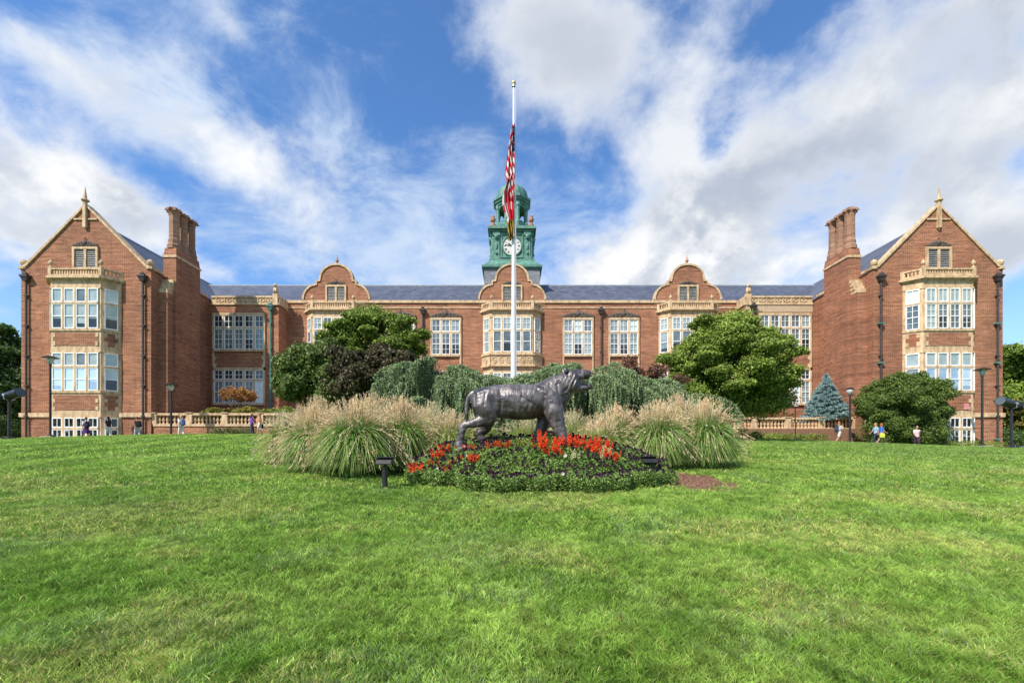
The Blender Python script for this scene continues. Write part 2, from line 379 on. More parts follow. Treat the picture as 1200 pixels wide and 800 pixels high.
# blob bodies: lofts and balls fused by a voxel remesh
def blob(mb, voxel, smooth=6, fac=.5, disp=None):
    me = bpy.data.meshes.new('tmp'); me.from_pydata(mb.v, [], mb.f)
    bm = bmesh.new(); bm.from_mesh(me); bmesh.ops.recalc_face_normals(bm, faces=bm.faces); bm.to_mesh(me); bm.free()
    o = bpy.data.objects.new('tmp', me); COL.objects.link(o)
    r = o.modifiers.new('r', 'REMESH'); r.mode = 'VOXEL'; r.voxel_size = voxel
    if smooth: sm = o.modifiers.new('s', 'SMOOTH'); sm.factor = fac; sm.iterations = smooth
    dg = bpy.context.evaluated_depsgraph_get(); ev = o.evaluated_get(dg)
    out = bpy.data.meshes.new_from_object(ev); bpy.data.objects.remove(o); bpy.data.meshes.remove(me)
    out.polygons.foreach_set('use_smooth', [True]*len(out.polygons)); out.materials.clear()
    return out
def link(name, me, m_, parent=None):
    me.name = name; me.materials.append(M[m_] if isinstance(m_, str) else m_)
    o = bpy.data.objects.new(name, me); COL.objects.link(o)
    if parent: o.parent = parent
    return o
# ------------------------------------------------------------------ ground
def sheet(name, X, Y, mats, kind='structure', dz=0.0, zf=H):
    gx, gy = np.meshgrid(X, Y); gz = zf(gx, gy)+dz; nx, ny = len(X), len(Y)
    V = np.stack([gx, gy, gz], -1).reshape(-1, 3)
    i = np.arange((ny-1)*(nx-1)); r = i//(nx-1); c_ = i % (nx-1); a = r*nx+c_
    me = bpy.data.meshes.new(name); me.from_pydata(V.tolist(), [], np.stack([a, a+1, a+1+nx, a+nx], 1).tolist())
    me.materials.append(mats); me.polygons.foreach_set('use_smooth', [True]*len(me.polygons))
    o = bpy.data.objects.new(name, me); COL.objects.link(o); tag(o, kind=kind); return o
def lawn_mat():
    m = bpy.data.materials.new('lawn'); m.use_nodes = True; N = NT(m.node_tree)
    p = N.n('ShaderNodeBsdfPrincipled'); o = N.n('ShaderNodeOutputMaterial'); t = N.n('ShaderNodeTexCoord'); v = t.outputs['Object']
    a = N.smooth(N.noise(v, .5, 6, .65), .3, .7); b = N.smooth(N.noise(v, 2.2, 6, .7), .35, .68); e = N.smooth(N.noise(v, 25, 5, .7), .3, .7)
    c = N.mix(a, (.07, .135, .016), (.12, .20, .028)); c = N.mix(N.m('MULTIPLY', b, .4), c, (.17, .21, .05)); c = N.mix(N.m('MULTIPLY', e, .5), c, (.035, .09, .012))
    N.lk(c, p.inputs['Base Color']); p.inputs['Roughness'].default_value = .9; p.inputs['Specular IOR Level'].default_value = .1
    bp = N.n('ShaderNodeBump'); bp.inputs['Strength'].default_value = .8; bp.inputs['Distance'].default_value = .06
    N.lk(N.noise(v, 40, 4, .7), bp.inputs['Height']); N.lk(bp.outputs[0], p.inputs['Normal']); N.lk(p.outputs[0], o.inputs[0]); return m
M['lawn'] = lawn_mat()
far = lambda a, b, n: np.linspace(a, b, n)
XS = np.unique(np.concatenate([far(-400, -50, 12), far(-50, 50, 201), far(50, 400, 12)]))
YS = np.unique(np.concatenate([far(-420, -60, 10), far(-60, 0, 13), far(0, 42, 127), far(42, 70, 15), far(70, 1500, 12)]))
sheet('lawn_ground', XS, YS, M['lawn'])
sheet('path', far(-60, 60, 121), far(37.2, 39.2, 5), M['concrete'], dz=.03)

# ------------------------------------------------------------------ the hall
D1, D2, D3 = 40.0, 47.4, 49.2
BO = Vector((0, 50, 1.0))
hall = thing('university_hall', 'long red brick hall with gabled wings, curved dormer gables and green clock tower', 'building', BO)
def part(mb, name, mats, parent=hall, smooth=False): return mb.build(name, mats, parent, off=BO, smooth=smooth)
FR = lambda x, y: Pl((x, y, 0), (1, 0, 0), (0, -1, 0))

def window(P, ac, w_, z0, z1, n, zt=None, parent=hall, surround=True, up='grid', low='plain', pale=.35, cup='blind', clow='shade', sur=.16, pilaster=0.0, style='sash'):
    mw = .15; lw_ = (w_-(n-1)*mw)/n; a0 = ac-w_/2; a1 = ac+w_/2
    st = MB()
    if surround:
        st.pbox(P, a0-sur, a0, z0-.22-pilaster, z1+.24, .003, .15); st.pbox(P, a1, a1+sur, z0-.22-pilaster, z1+.24, .003, .15)
        st.pbox(P, a0, a1, z1, z1+.24, .003, .15); st.pbox(P, a0-.02, a1+.02, z0-.22, z0, .003, .21)
    for k in range(1, n): q = a0+k*(lw_+mw); st.pbox(P, q-mw, q, z0, z1, .003, .12)
    if zt: st.pbox(P, a0, a1, zt-.075, zt+.075, .004, .13)
    win = part(st, 'window', 'stone', parent)
    fr = MB(); gl = MB(); bk = MB(); bl = MB(); bs = MB()
    rows = [(z0, zt-.075, 'low'), (zt+.075, z1, 'up')] if zt else [(z0, z1, 'low')]
    for k in range(n):
        x0 = a0+k*(lw_+mw); x1 = x0+lw_
        for (y0, y1, kind) in rows:
            b = .075
            fr.pbox(P, x0, x0+b, y0, y1, .01, .10); fr.pbox(P, x1-b, x1, y0, y1, .01, .10)
            fr.pbox(P, x0+b, x1-b, y0, y0+b, .01, .10); fr.pbox(P, x0+b, x1-b, y1-b, y1, .01, .10)
            xm = (x0+x1)/2; ym = (y0+y1)/2
            sty = up if kind == 'up' else low
            if sty in ('grid', 'full'):
                fr.pbox(P, xm-.02, xm+.02, y0+b, y1-b, .05, .085)
                if sty == 'grid': fr.pbox(P, x0+b, xm-.02, ym-.02, ym+.02, .05, .085); fr.pbox(P, xm+.02, x1-b, ym-.02, ym+.02, .05, .085)
            if kind == 'low' and (y1-y0) > 1.4:
                fr.pbox(P, x0+b, x1-b, ym-.035, ym+.035, .045, .095)
                if sty == 'full':
                    for q in ((y0+ym)/2, (ym+y1)/2): fr.pbox(P, x0+b, xm-.02, q-.015, q+.015, .05, .082); fr.pbox(P, xm+.02, x1-b, q-.015, q+.015, .05, .082)
            gl.pquad(P, x0+b, x1-b, y0+b, y1-b, .045)
            bk.pquad(P, x0+.01, x1-.01, y0+.01, y1-.01, .012)  # dark sheet on the solid wall stands in for the room's shade
            c = cup if kind == 'up' else clow
            r = random.random()
            cover = 1 if (kind == 'up' and c) else random.choice((1, 1, .95, .6, .5, .8))
            if c: (bl if (c == 'blind') != (r < .12) else bs).pquad(P, x0+b*.6, x1-b*.6, y1-(y1-y0)*cover+.02, y1-.02, .025)
    part(fr, 'frame', 'white', win); part(gl, 'pane', 'glass', win); part(bk, 'room_shade_panel', 'dark', win)
    if bl.f: part(bl, 'blind', 'blind', win)
    if bs.f: part(bs, 'blind', 'shade', win)
    return win
def louver_window(P, ac, w_, z0, z1, parent=hall):
    st = MB(); a0 = ac-w_/2; a1 = ac+w_/2
    st.pbox(P, a0-.18, a0, z0-.1, z1+.2, .003, .16); st.pbox(P, a1, a1+.18, z0-.1, z1+.2, .003, .16); st.pbox(P, a0, a1, z1, z1+.2, .003, .16)
    st.pbox(P, a0, a1, z0-.1, z0, .003, .18); st.pbox(P, ac-.1, ac+.1, z0, z1, .003, .14)
    win = part(st, 'gable_window', 'stone', parent); lo = MB()
    for (x0, x1) in ((a0, ac-.1), (ac+.1, a1)):
        lo.pquad(P, x0, x1, z0, z1, .012); n = int((z1-z0)/.15)
        for k in range(n):
            zz_ = z0+(k+.5)*(z1-z0)/n; lo.add([P.p(x0+.02, zz_-.06, .09), P.p(x1-.02, zz_-.06, .09), P.p(x1-.02, zz_+.05, .025), P.p(x0+.02, zz_+.05, .025)], [(0, 1, 2, 3)])
    part(lo, 'louvres', 'louver', win)
    return win
def crest(P, ac, z0, w_, h_, parent=hall):
    mb = MB(); edge = []
    for i in range(25):
        q = i/24*2-1; edge.append((ac+q*w_/2*1.02, z0+.03+h_*(.12+.72*max(0, 1-abs(q))**.8+.13*abs(math.sin(q*11)))))
    mb.prism(P, [(ac-w_/2, z0+.01)]+edge+[(ac+w_/2, z0+.01)], .003, .07)
    def sp(cx, cz, r, d_, turns=1.35, t=.075):
        pts = []; rr = []
        for i in range(15):
            q = i/14; a = -math.pi/2+d_*turns*2*math.pi*q; rad = r*(1-.78*q); pts.append(P.p(cx+rad*math.cos(a), cz+rad*math.sin(a), .1)); rr.append(t*(1-.5*q))
        mb.tube(pts, rr, 5)
    for s_ in (-1, 1):
        for (fx, r) in ((.16, .30), (.42, .27), (.66, .20), (.85, .14)): sp(ac+s_*fx*w_/2, z0+r*h_+.02, r*h_*.95, s_, t=.17*h_)
        for (fx, hz_) in ((.28, .55), (.52, .42), (.76, .26), (.96, .12)): mb.ball(P.p(ac+s_*fx*w_/2, z0+hz_*h_, .1), (.16, .10, .13*h_+.04), 8)
        mb.tube([P.p(ac+s_*w_/2, z0+.05, .08), P.p(ac, z0+.08, .1)], .09, 5)
    mb.ball(P.p(ac, z0+h_*.5, .12), (.24, .14, h_*.40), 10); mb.tube([P.p(ac, z0+h_*.7, .1), P.p(ac, z0+h_*1.15, .1)], [.07, .02], 6)
    mb.ball(P.p(ac, z0+h_*1.2, .1), .06, 8)
    return part(mb, 'carved_crest', 'carving', parent, smooth=True)
def quoins(mb, P, a0, a1, z0, z1, dz=.36):          # toothed stone ends of a brick panel
    n = max(1, int(round((z1-z0)/dz))); h_ = (z1-z0)/n
    for k in range(n):
        if k % 2 == 0:
            mb.pbox(P, a0, a0+.22, z0+k*h_, z0+(k+1)*h_, .02, .05); mb.pbox(P, a1-.22, a1, z0+k*h_, z0+(k+1)*h_, .02, .05)
def parapet(mb, P, a0, a1, z0, z1, c0, c1, step=.22):
    mb.pbox(P, a0, a1, z0, z0+.10, c0, c1); mb.pbox(P, a0, a1, z1-.12, z1, c0-.03, c1+.03)
    n = max(2, int((a1-a0)/step))
    for k in range(n):
        a = a0+(k+.5)*(a1-a0)/n; mb.pbox(P, a-.06, a+.06, z0+.10, z1-.12, c0+.04, c1-.04)
    for a in (a0, a1): mb.pbox(P, a-.13, a+.13, z0, z1+.04, c0-.05, c1+.05)
def pin(mb, x, y, z, s_=1.0, mi=0):
    mb.lathe((x, y, z), [(.16*s_, 0), (.16*s_, .1*s_), (.07*s_, .16*s_), (.07*s_, .24*s_), (.15*s_, .34*s_), (.19*s_, .47*s_), (.15*s_, .6*s_), (.05*s_, .7*s_), (.03*s_, .82*s_), (.001, .86*s_)], 10, mi)

def bay(xc, yw, fw, c, p_, ztop, zbase, floors, panels, kind):
    """floors: (z0,z1,zt,...) windows on each face"""
    pts = [(xc-fw/2-c, yw-.02), (xc-fw/2, yw-p_), (xc+fw/2, yw-p_), (xc+fw/2+c, yw-.02)]
    mb = MB(); mb.vprism(pts+[(xc+fw/2+c, yw+.3), (xc-fw/2-c, yw+.3)], zbase, ztop-1.0)
    def grow(g): return [(xc-fw/2-c-g*1.2, yw-.01), (xc-fw/2-g*.45, yw-p_-g), (xc+fw/2+g*.45, yw-p_-g), (xc+fw/2+c+g*1.2, yw-.01)]
    mb.vprism(grow(.12), ztop-1.0, ztop-.88); mb.vprism(grow(.30), ztop-.88, ztop-.70); mb.vprism(grow(.18), ztop-.70, ztop-.60)
    body = part(mb, 'bay', 'stone')
    Pf = FR(xc, yw-p_); L = math.hypot(c, p_)
    Pr = Pl((xc+fw/2, yw-p_, 0), (c, p_, 0), (p_, -c, 0)); Pw = Pl((xc-fw/2, yw-p_, 0), (-c, p_, 0), (-p_, -c, 0))
    pb = MB(); parapet(pb, FR(xc, yw-p_-.02), -fw/2, fw/2, ztop-.60, ztop, -.12, .06)
    for Q in (Pr, Pw): parapet(pb, Pl(Q.o+Q.n*.02, Q.u, Q.n), .08, L, ztop-.60, ztop, -.12, .06)
    for q in (-1, 1): pin(pb, xc+q*fw/2, yw-p_, ztop+.04, .9)
    part(pb, 'parapet', 'stone', body)
    for (z0, z1, zt, nf, up, low, cup, clow) in floors:
        window(Pf, 0, fw-.36, z0, z1, nf, zt, body, surround=False, up=up, low=low, cup=cup, clow=clow)
        for Q in (Pr, Pw): window(Q, L/2, L-.46, z0, z1, 1, zt, body, surround=False, up=up, low=low, cup=cup, clow=clow)
        tr = MB()
        tr.pbox(Pf, -fw/2-.04, fw/2+.04, z0-.2, z0, .003, .09); tl = MB(); tl.pbox(Pf, -fw/2, fw/2, z1, z1+.14, .003, .06)
        for Q in (Pr, Pw): tr.pbox(Q, .02, L, z0-.2, z0, .003, .09); tl.pbox(Q, .02, L, z1, z1+.14, .003, .06)
        part(tr, 'sill', 'stone', body); part(tl, 'lintel', 'stone', body)
    for (z0, z1) in panels:
        br = MB(); qn = MB()
        br.pbox(Pf, -fw/2+.22, fw/2-.22, z0, z1, .003, .03); quoins(qn, Pf, -fw/2+.2, fw/2-.2, z0, z1)
        for Q in (Pr, Pw): br.pbox(Q, .22, L-.22, z0, z1, .003, .03); quoins(qn, Q, .2, L-.2, z0, z1)
        part(br, 'brick_panel', 'brick', body); part(qn, 'quoins', 'stone', body)
    return body, Pf, Pr, Pw
def downpipe(x, y, ztop, zbot, m_='pipe', straps=None):
    mb = MB(); P = FR(x, y)
    mb.tube([(x, y-.16, ztop-.5), (x, y-.16, zbot)], .085, 8)
    for z in np.arange(zbot+1.2, ztop-1, 2.6): mb.pbox(P, -.14, .14, z-.05, z+.05, .01, .26)
    o = part(mb, 'downpipe', m_)
    hb = MB()
    hb.vprism([(x-.16, y-.32), (x+.16, y-.32), (x+.16, y-.01), (x-.16, y-.01)], ztop-.62, ztop-.25, top=[(x-.3, y-.42), (x+.3, y-.42), (x+.3, y-.01), (x-.3, y-.01)])
    hb.pbox(P, -.33, .33, ztop-.25, ztop-.1, .01, .46); hb.lathe((x, y-.2, ztop-.1), [(.2, 0), (.22, .12), (.12, .22), (.04, .3), (.001, .36)], 8)
    part(hb, 'hopper', m_, o)
    if straps:
        for z in straps: sb = MB(); sb.pbox(P, -.24, .24, z-.06, z+.06, .012, .28); part(sb, 'strap', 'copper', o)
    return o

def gable_outline(hw, zb):                           # ogee dormer gable, (a,b) from left to right
    half = [(-hw, 0)]
    for i in range(0, 9): a = i/8*math.pi/2; half.append((-hw+.04+1.34*(1-math.cos(a)), 1.62*math.sin(a)))
    half += [(-2.08, 1.66), (-2.08, 2.02), (-1.72, 2.06), (-1.72, 2.22)]
    for i in range(0, 11): a = i/10*math.pi/2; half.append((-1.68*math.cos(a), 2.3+1.5*math.sin(a)))
    full = half+[(-a, b) for a, b in half[::-1][1:]]
    return [(a, b+zb) for a, b in full]

# --- main range
mw_ = MB(); P3 = FR(0, D3)
mw_.box(-24.3, 24.3, D3, D3+.6, -1, 15.75)
part(mw_, 'wall', 'brick')
cp = MB(); cp.box(-24.0, 24.0, D3-.12, D3+.5, 15.75, 16.03); cp.box(-24.0, 24.0, D3-.05, D3-.003, 15.2, 15.32)
cp.box(-24.0, 24.0, D3-.10, D3-.003, 2.92, 3.28)
part(cp, 'coping', 'stone')
rf = MB(); RY = 55.5; RZ = 19.85
rf.add([(-38, D3+.3, 15.7), (38, D3+.3, 15.7), (38, RY, RZ), (-38, RY, RZ), (-38, 61.7, 15.7), (38, 61.7, 15.7)], [(0, 1, 2, 3), (3, 2, 5, 4)])
part(rf, 'roof', 'slate')
rr_ = MB(); rr_.box(-37, 37, RY-.09, RY+.09, RZ-.03, RZ+.10); part(rr_, 'roof_ridge', 'ridge')
bw = MB(); bw.box(-38, 38, 61, 61.7, -1, 15.7); part(bw, 'rear_wall', 'brick')
for bx_ in (-18.75, 0, 18.75):
    g = MB(); P = FR(bx_, D3-.04); ol = gable_outline(3.55, 16.03)
    g.prism(P, ol+[(3.55, 15.4), (-3.55, 15.4)], -.5, 0.0); gb = part(g, 'curved_gable', 'brick')
    k = MB(); k.strip(P, ol, .19, -.56, .10); part(k, 'gable_coping', 'stone', gb)
    f_ = MB(); pin(f_, bx_, D3+.2, 19.9, .95); f_.lathe((bx_, D3+.2, 20.6), [(.06, 0), (.02, .35), (.001, .4)], 6); part(f_, 'gable_finial', 'terracotta', gb)
    louver_window(FR(bx_, D3-.04), 0, 1.85, 15.75, 17.45, gb); crest(FR(bx_, D3-.04), 0, 17.68, 1.8, .45, gb)
    bd, Pf, Pr, Pw = bay(bx_, D3-.02, 4.3, .95, .95, 15.56, -1, [(10.35, 13.95, 12.6, 4, 'grid', 'plain', 'blind', 'shade'), (5.0, 8.15, 7.1, 4, 'grid', 'plain', 'blind', 'shade')], [], 'main')
    cv = MB()
    for Q, a0, a1 in ((Pf, -2.2, 2.2), (Pr, .0, 1.36), (Pw, 0, 1.36)):
        cv.pbox(Q, a0, a1, 8.8, 8.98, .003, .30); cv.pbox(Q, a0, a1, 9.98, 10.12, .003, .28); cv.pbox(Q, a0+.02, a1-.02, 8.98, 9.98, .003, .16)
        n = max(1, int((a1-a0)/.72))
        for q in range(n):
            ac = a0+(q+.5)*(a1-a0)/n
            cv.tube([Q.p(ac+.22*math.cos(t), 9.48+.30*math.sin(t), .18) for t in np.linspace(0, 2*math.pi, 11)], .05, 5); cv.ball(Q.p(ac, 9.48, .17), (.1, .07, .13), 8)
    part(cv, 'carved_panel', 'stone', bd)
for x_ in (-11.93, -7.05, 7.05, 11.93):
    window(P3, x_, 2.97, 10.25, 13.95, 3, 12.62, pilaster=1.9, up='grid', low='full', cup='shade', clow='shade')
    window(P3, x_, 2.97, 4.95, 8.3, 3, 7.2, up='grid', low='full', cup='shade', clow='shade')
    crest(P3, x_, 14.22, 3.3, .72)
for x_ in (-9.5, 9.5): downpipe(x_, D3, 15.15, 1.5)

for s_ in (-1, 1):
    # --- linking pavilion with pierced parapet
    xa, xb = sorted((s_*24.0, s_*31.6)); xm = s_*28.05
    pv = MB(); pv.box(xa, xb, D2, D3+.3, -1, 15.0); part(pv, 'pavilion_wall', 'brick'); P = FR(0, D2)
    st = MB(); a0, a1 = sorted((s_*23.95, s_*30.9))
    st.pbox(P, a0, a1, 14.98, 15.16, -.4, .12); st.pbox(P, a0, a1, 15.72, 15.9, -.4, .1); st.pbox(P, a0, a1, 15.16, 15.72, -.3, .0)
    n = 7
    for q in range(n):
        ac = a0+.5+(q+.5)*(a1-a0-1.0)/n
        st.pbox(P, ac-.46, ac-.36, 15.16, 15.72, 0, .07); st.pbox(P, ac-.3, ac-.08, 15.36, 15.52, 0, .06); st.pbox(P, ac+.08, ac+.3, 15.36, 15.52, 0, .06)
        st.tube([P.p(ac+.2*math.cos(t), 15.44+.17*math.sin(t), .03) for t in np.linspace(0, 2*math.pi, 9)], .04, 5)
    sx0, sx1 = sorted((s_*23.9, s_*23.98))
    st.box(sx0, sx1, D2-.02, D3-.1, 15.0, 15.9)
    st.box(*sorted((s_*24.05, s_*24.55)), D2-.16, D2+.3, 14.95, 16.15)
    st.pbox(P, a0, a1, 2.92, 3.28, .003, .10)
    pc = part(st, 'pavilion_parapet', 'stone')
    an = MB(); ax, ay = s_*24.3, D2+.05          # seated heraldic beast
    an.ball((ax, ay, 16.5), (.22, .24, .38), 10); an.ball((ax, ay-.1, 16.95), (.16, .2, .2), 10); an.tube([(ax, ay-.2, 16.95), (ax, ay-.38, 16.9)], [.09, .06], 6)
    for q in (-.1, .1): an.tube([(ax+q, ay-.15, 16.7), (ax+q, ay-.25, 16.18)], [.08, .06], 6)
    an.tube([(ax, ay+.2, 16.25), (ax, ay+.38, 16.5), (ax, ay+.3, 16.85)], .05, 5)
    part(an, 'beast_finial', 'stone', pc, smooth=True)
    if s_ > 0: pn = MB(); pn.pbox(P, a0+.1, a1, 14.25, 14.96, .003, .05); part(pn, 'rendered_band', 'greystone2', pc)
    window(P, xm, 5.1, 10.4, 13.9, 5, 12.6, pilaster=1.9, up='grid', low='full', cup='shade' if s_ > 0 else None, clow='shade')
    window(P, xm, 5.1, 4.9, 8.3, 5, 7.25, up='grid', low='full', cup=None, clow='shade' if s_ < 0 else 'blind')
    qp = MB(); quoins(qp, P, xm-2.55-.02, xm+2.55+.02, 8.55, 10.15); part(qp, 'quoins', 'stone')
    downpipe(s_*24.75, D2, 15.0, 1.5, 'pipegreen' if s_ < 0 else 'pipe')
    # --- gabled wing
    xi, xo = s_*31.33, s_*42.6; x0, x1 = sorted((xi, xo)); xc = s_*36.96
    wg = MB(); wg.box(x0, x1, D1, 62, -1.2, 15.75)
    P1 = FR(xc, D1); hw = (x1-x0)/2
    wg.prism(P1, [(-hw, 15.75), (hw, 15.75), (hw-.5, 16.1), (0, 21.2), (-hw+.5, 16.1)], -.6, -.003)
    wall = part(wg, 'wing_wall', 'brick')
    k = MB(); k.strip(P1, [(-hw-.12, 15.78), (-hw+.42, 15.98), (0, 21.28), (hw-.42, 15.98), (hw+.12, 15.78)], .2, -.7, .12)
    k.pbox(P1, -1.0, 1.0, 20.0, 20.12, .003, .1); k.vprism([(xc-.13, D1-.24), (xc+.13, D1-.24), (xc+.13, D1-.01), (xc-.13, D1-.01)], 19.3, 21.7)
    k.lathe((xc, D1-.1, 21.5), [(.14, 0), (.3, .12), (.3, .2), (.14, .3), (.12, .5), (.05, 1.1), (.001, 1.4)], 8)
    k.lathe((xc, D1-.12, 19.3), [(.001, -.2), (.12, -.02), (.12, .06)], 8)
    for q in (-1, 1):
        k.lathe((xc+q*(hw-.15), D1+.1, 16.0), [(.28, -.25), (.28, -.05), (.12, .05), (.24, .16), (.29, .34), (.22, .52), (.06, .62), (.001, .66)], 12)
    k.box(*sorted((xi-s_*.08, xi+s_*.1)), D1+.6, 41.3, 15.75, 15.98); k.box(*sorted((xi-s_*.08, xi+s_*.1)), 44.9, D2-.02, 15.75, 15.98)
    part(k, 'gable_coping', 'stone', wall)
    bb = MB(); bb.pbox(P1, -hw-.1, hw+.1, 2.92, 3.28, .004, .14); bb.box(*sorted((xi, xi-s_*.12)), D1-.1, D2-.01, 2.92, 3.28)
    part(bb, 'belt_course', 'stone', wall)
    rw = MB(); rw.add([(x0-.1, D1+.5, 15.6), (x0-.1, 64, 15.6), (xc, 64, 20.35), (xc, D1+.5, 20.35), (x1+.1, D1+.5, 15.6), (x1+.1, 64, 15.6)], [(0, 1, 2, 3), (3, 2, 5, 4)])
    part(rw, 'wing_roof', 'slate'); r2 = MB(); r2.box(xc-.08, xc+.08, D1+.5, 62, 20.31, 20.42); part(r2, 'roof_ridge', 'ridge')
    louver_window(P1, 0, 1.85, 15.85, 17.45, wall); crest(P1, 0, 17.68, 2.0, .62, wall)
    bay(xc, D1-.003, 4.25, .95, .95, 15.44, -1.2, [(10.35, 13.75, 12.5, 4, 'plain' if s_ < 0 else 'full', 'plain' if s_ < 0 else 'full', 'blind', 'blind' if s_ < 0 else 'shade'),
        (5.1, 8.3, 7.1, 4, 'plain', 'plain', 'blind', 'blind' if s_ < 0 else 'shade'), (-.6, 2.8, 1.9, 4, 'full', 'full', None, None)], [(8.9, 10.0), (3.45, 4.72)], 'wing')
    for q in (-1, 1): downpipe(xc+q*5.05, D1, 15.25, -.8, 'pipe', straps=(11.0, 7.6, 4.4, 1.0) if s_ > 0 else None)
    # --- chimney with three clustered shafts
    cx0, cx1 = sorted((s_*30.25, s_*31.4)); ch = MB()
    ch.box(cx0, cx1, 41.5, 44.7, -1.2, 17.4); ch.box(*sorted((s_*30.5, s_*31.4)), 40.8, 41.5, -1.2, 14.0)
    ch.vprism([(cx0, 41.5), (cx1, 41.5), (cx1, 44.7), (cx0, 44.7)], 17.6, 18.3, top=[(cx0+.06, 41.6), (cx1-.06, 41.6), (cx1-.06, 44.6), (cx0+.06, 44.6)])
    chim = part(ch, 'chimney', 'brick')
    cs = MB(); cs.box(cx0-.07, cx1+.07, 41.43, 44.77, 17.4, 17.6); part(cs, 'stone_band', 'stone', chim); cs = MB()
    for i in range(4): cs.box(*sorted((s_*(30.52-.05*i), s_*31.42)), 40.78+.17*i, 41.52, 14.0+.33*i, 14.33+.33*i)
    part(cs, 'weathering', 'stone', chim)
    for yy in (42.05, 43.1, 44.15):
        sh = MB(); q = (s_*30.82, yy, 0)
        sh.lathe(q, [(.56, 18.3), (.56, 18.65), (.48, 18.8), (.48, 19.1), (.415, 19.3), (.405, 21.3), (.44, 21.4), (.44, 21.5), (.5, 21.62), (.5, 21.72)], 8, phase=math.pi/8)
        star = []
        for t in range(16): rad = .72 if t % 2 == 0 else .5; star.append((q[0]+rad*math.cos(t*math.pi/8), q[1]+rad*math.sin(t*math.pi/8)))
        sh.vprism(star, 21.72, 21.84); sh.vprism([(q[0]+(a-q[0])*.86, q[1]+(b-q[1])*.86) for a, b in star], 21.84, 21.98)
        sh.lathe(q, [(.34, 21.98), (.30, 22.12)], 8)
        part(sh, 'chimney_shaft', 'greybrick', chim)
# red and white notice on the right wing
nt = MB(); nt.pbox(FR(38.45, D1-.95), -.2, .2, 3.5, 4.0, .04, .07); part(nt, 'notice', 'notice')

# --- clock tower
TX, TY = 0.0, 55.4
tw = MB(); tw.box(TX-3.15, TX+3.15, TY-3.15, TY+3.15, 16.5, 20.6); tower = part(tw, 'clock_tower', 'slateblock')
def sq(h_): return [(TX-h_, TY-h_), (TX+h_, TY-h_), (TX+h_, TY+h_), (TX-h_, TY+h_)]
cb = MB(); cb.vprism(sq(3.25), 20.6, 20.75); cb.vprism(sq(3.42), 20.75, 21.0); cb.vprism(sq(3.3), 21.0, 21.35, top=sq(2.95)); cb.vprism(sq(2.95), 21.35, 21.75, top=sq(2.62)); cb.vprism(sq(2.62), 21.75, 21.95)
cb.vprism(sq(2.3), 21.95, 25.2)
cb.vprism(sq(2.5), 25.2, 25.4); cb.vprism(sq(2.78), 25.4, 25.62); cb.vprism(sq(2.6), 25.62, 25.8)
faces_ = [Pl((TX, TY-2.3, 0), (1, 0, 0), (0, -1, 0)), Pl((TX+2.3, TY, 0), (0, 1, 0), (1, 0, 0)), Pl((TX-2.3, TY, 0), (0, 1, 0), (-1, 0, 0)), Pl((TX, TY+2.3, 0), (1, 0, 0), (0, 1, 0))]
for P in faces_:
    for q in (-1, 1):                                # corner pilasters with scrolled capitals
        cb.pbox(P, min(q*1.45, q*2.1), max(q*1.45, q*2.1), 22.35, 24.75, .003, .14); cb.pbox(P, min(q*1.35, q*2.2), max(q*1.35, q*2.2), 21.95, 22.35, .003, .24)
        cb.pbox(P, min(q*1.35, q*2.2), max(q*1.35, q*2.2), 24.75, 25.2, .003, .22); cb.ball(P.p(q*1.78, 24.55, .2), (.26, .26, .3), 8); cb.ball(P.p(q*1.78, 23.5, .14), (.16, .16, .4), 8); cb.ball(P.p(q*1.78, 22.7, .14), (.18, .18, .22), 8)
    for (a0, a1, z0, z1) in ((-1.3, -1.18, 22.2, 24.95), (1.18, 1.3, 22.2, 24.95), (-1.18, 1.18, 24.83, 24.95), (-1.18, 1.18, 22.2, 22.36)): cb.pbox(P, a0, a1, z0, z1, .003, .10)
    cb.tube([P.p(1.12*math.cos(t), 23.55+1.12*math.sin(t), .08) for t in np.linspace(0, 2*math.pi, 33)], .09, 6)
part(cb, 'copper_stage', 'copper', tower)
for P in faces_[:3]:
    cf = MB(); cf.prism(P, [(1.05*math.cos(t), 23.55+1.05*math.sin(t)) for t in np.linspace(0, 2*math.pi, 33)[:-1]], .004, .07)
    rom = [3, 1, 2, 3, 2, 1, 2, 3, 4, 2, 1, 2]       # stroke counts of XII, I, II ...
    def rad_bar(r0, r1, a, w_, c0, c1, mi):
        ca, sa = math.sin(a), math.cos(a); pts = [(r0*ca-w_*sa, r0*sa+w_*ca), (r0*ca+w_*sa, r0*sa-w_*ca), (r1*ca+w_*sa, r1*sa-w_*ca), (r1*ca-w_*sa, r1*sa+w_*ca)]
        cf.prism(P, [(u, v+23.55) for u, v in pts], c0, c1, mi)
    for hh in range(12):
        a = hh*math.pi/6; n = rom[hh]
        for i in range(n): rad_bar(.70, .92, a+(i-(n-1)/2)*.085, .021, .07, .08, 1)
        for m_ in range(5): rad_bar(.96, 1.0, a+m_*math.pi/30, .008, .07, .078, 1)
    rad_bar(-.15, .55, R(305), .05, .09, .105, 1); rad_bar(-.2, .82, R(280), .035, .11, .125, 1); cf.prism(P, [(.08*math.cos(t), 23.55+.08*math.sin(t)) for t in np.linspace(0, 2*math.pi, 13)[:-1]], .07, .13, 1)
    part(cf, 'clock_face', ['clockface', 'black'], tower)
ln = MB(); c8 = math.pi/8
ln.lathe((TX, TY, 0), [(2.25, 25.8), (2.25, 26.1), (2.05, 26.2), (2.05, 26.65)], 8, phase=c8)
ln.lathe((TX, TY, 0), [(2.0, 28.95), (2.02, 29.15), (2.2, 29.25), (2.2, 29.4), (2.38, 29.5), (2.38, 29.75), (2.15, 29.85)], 8, phase=c8)
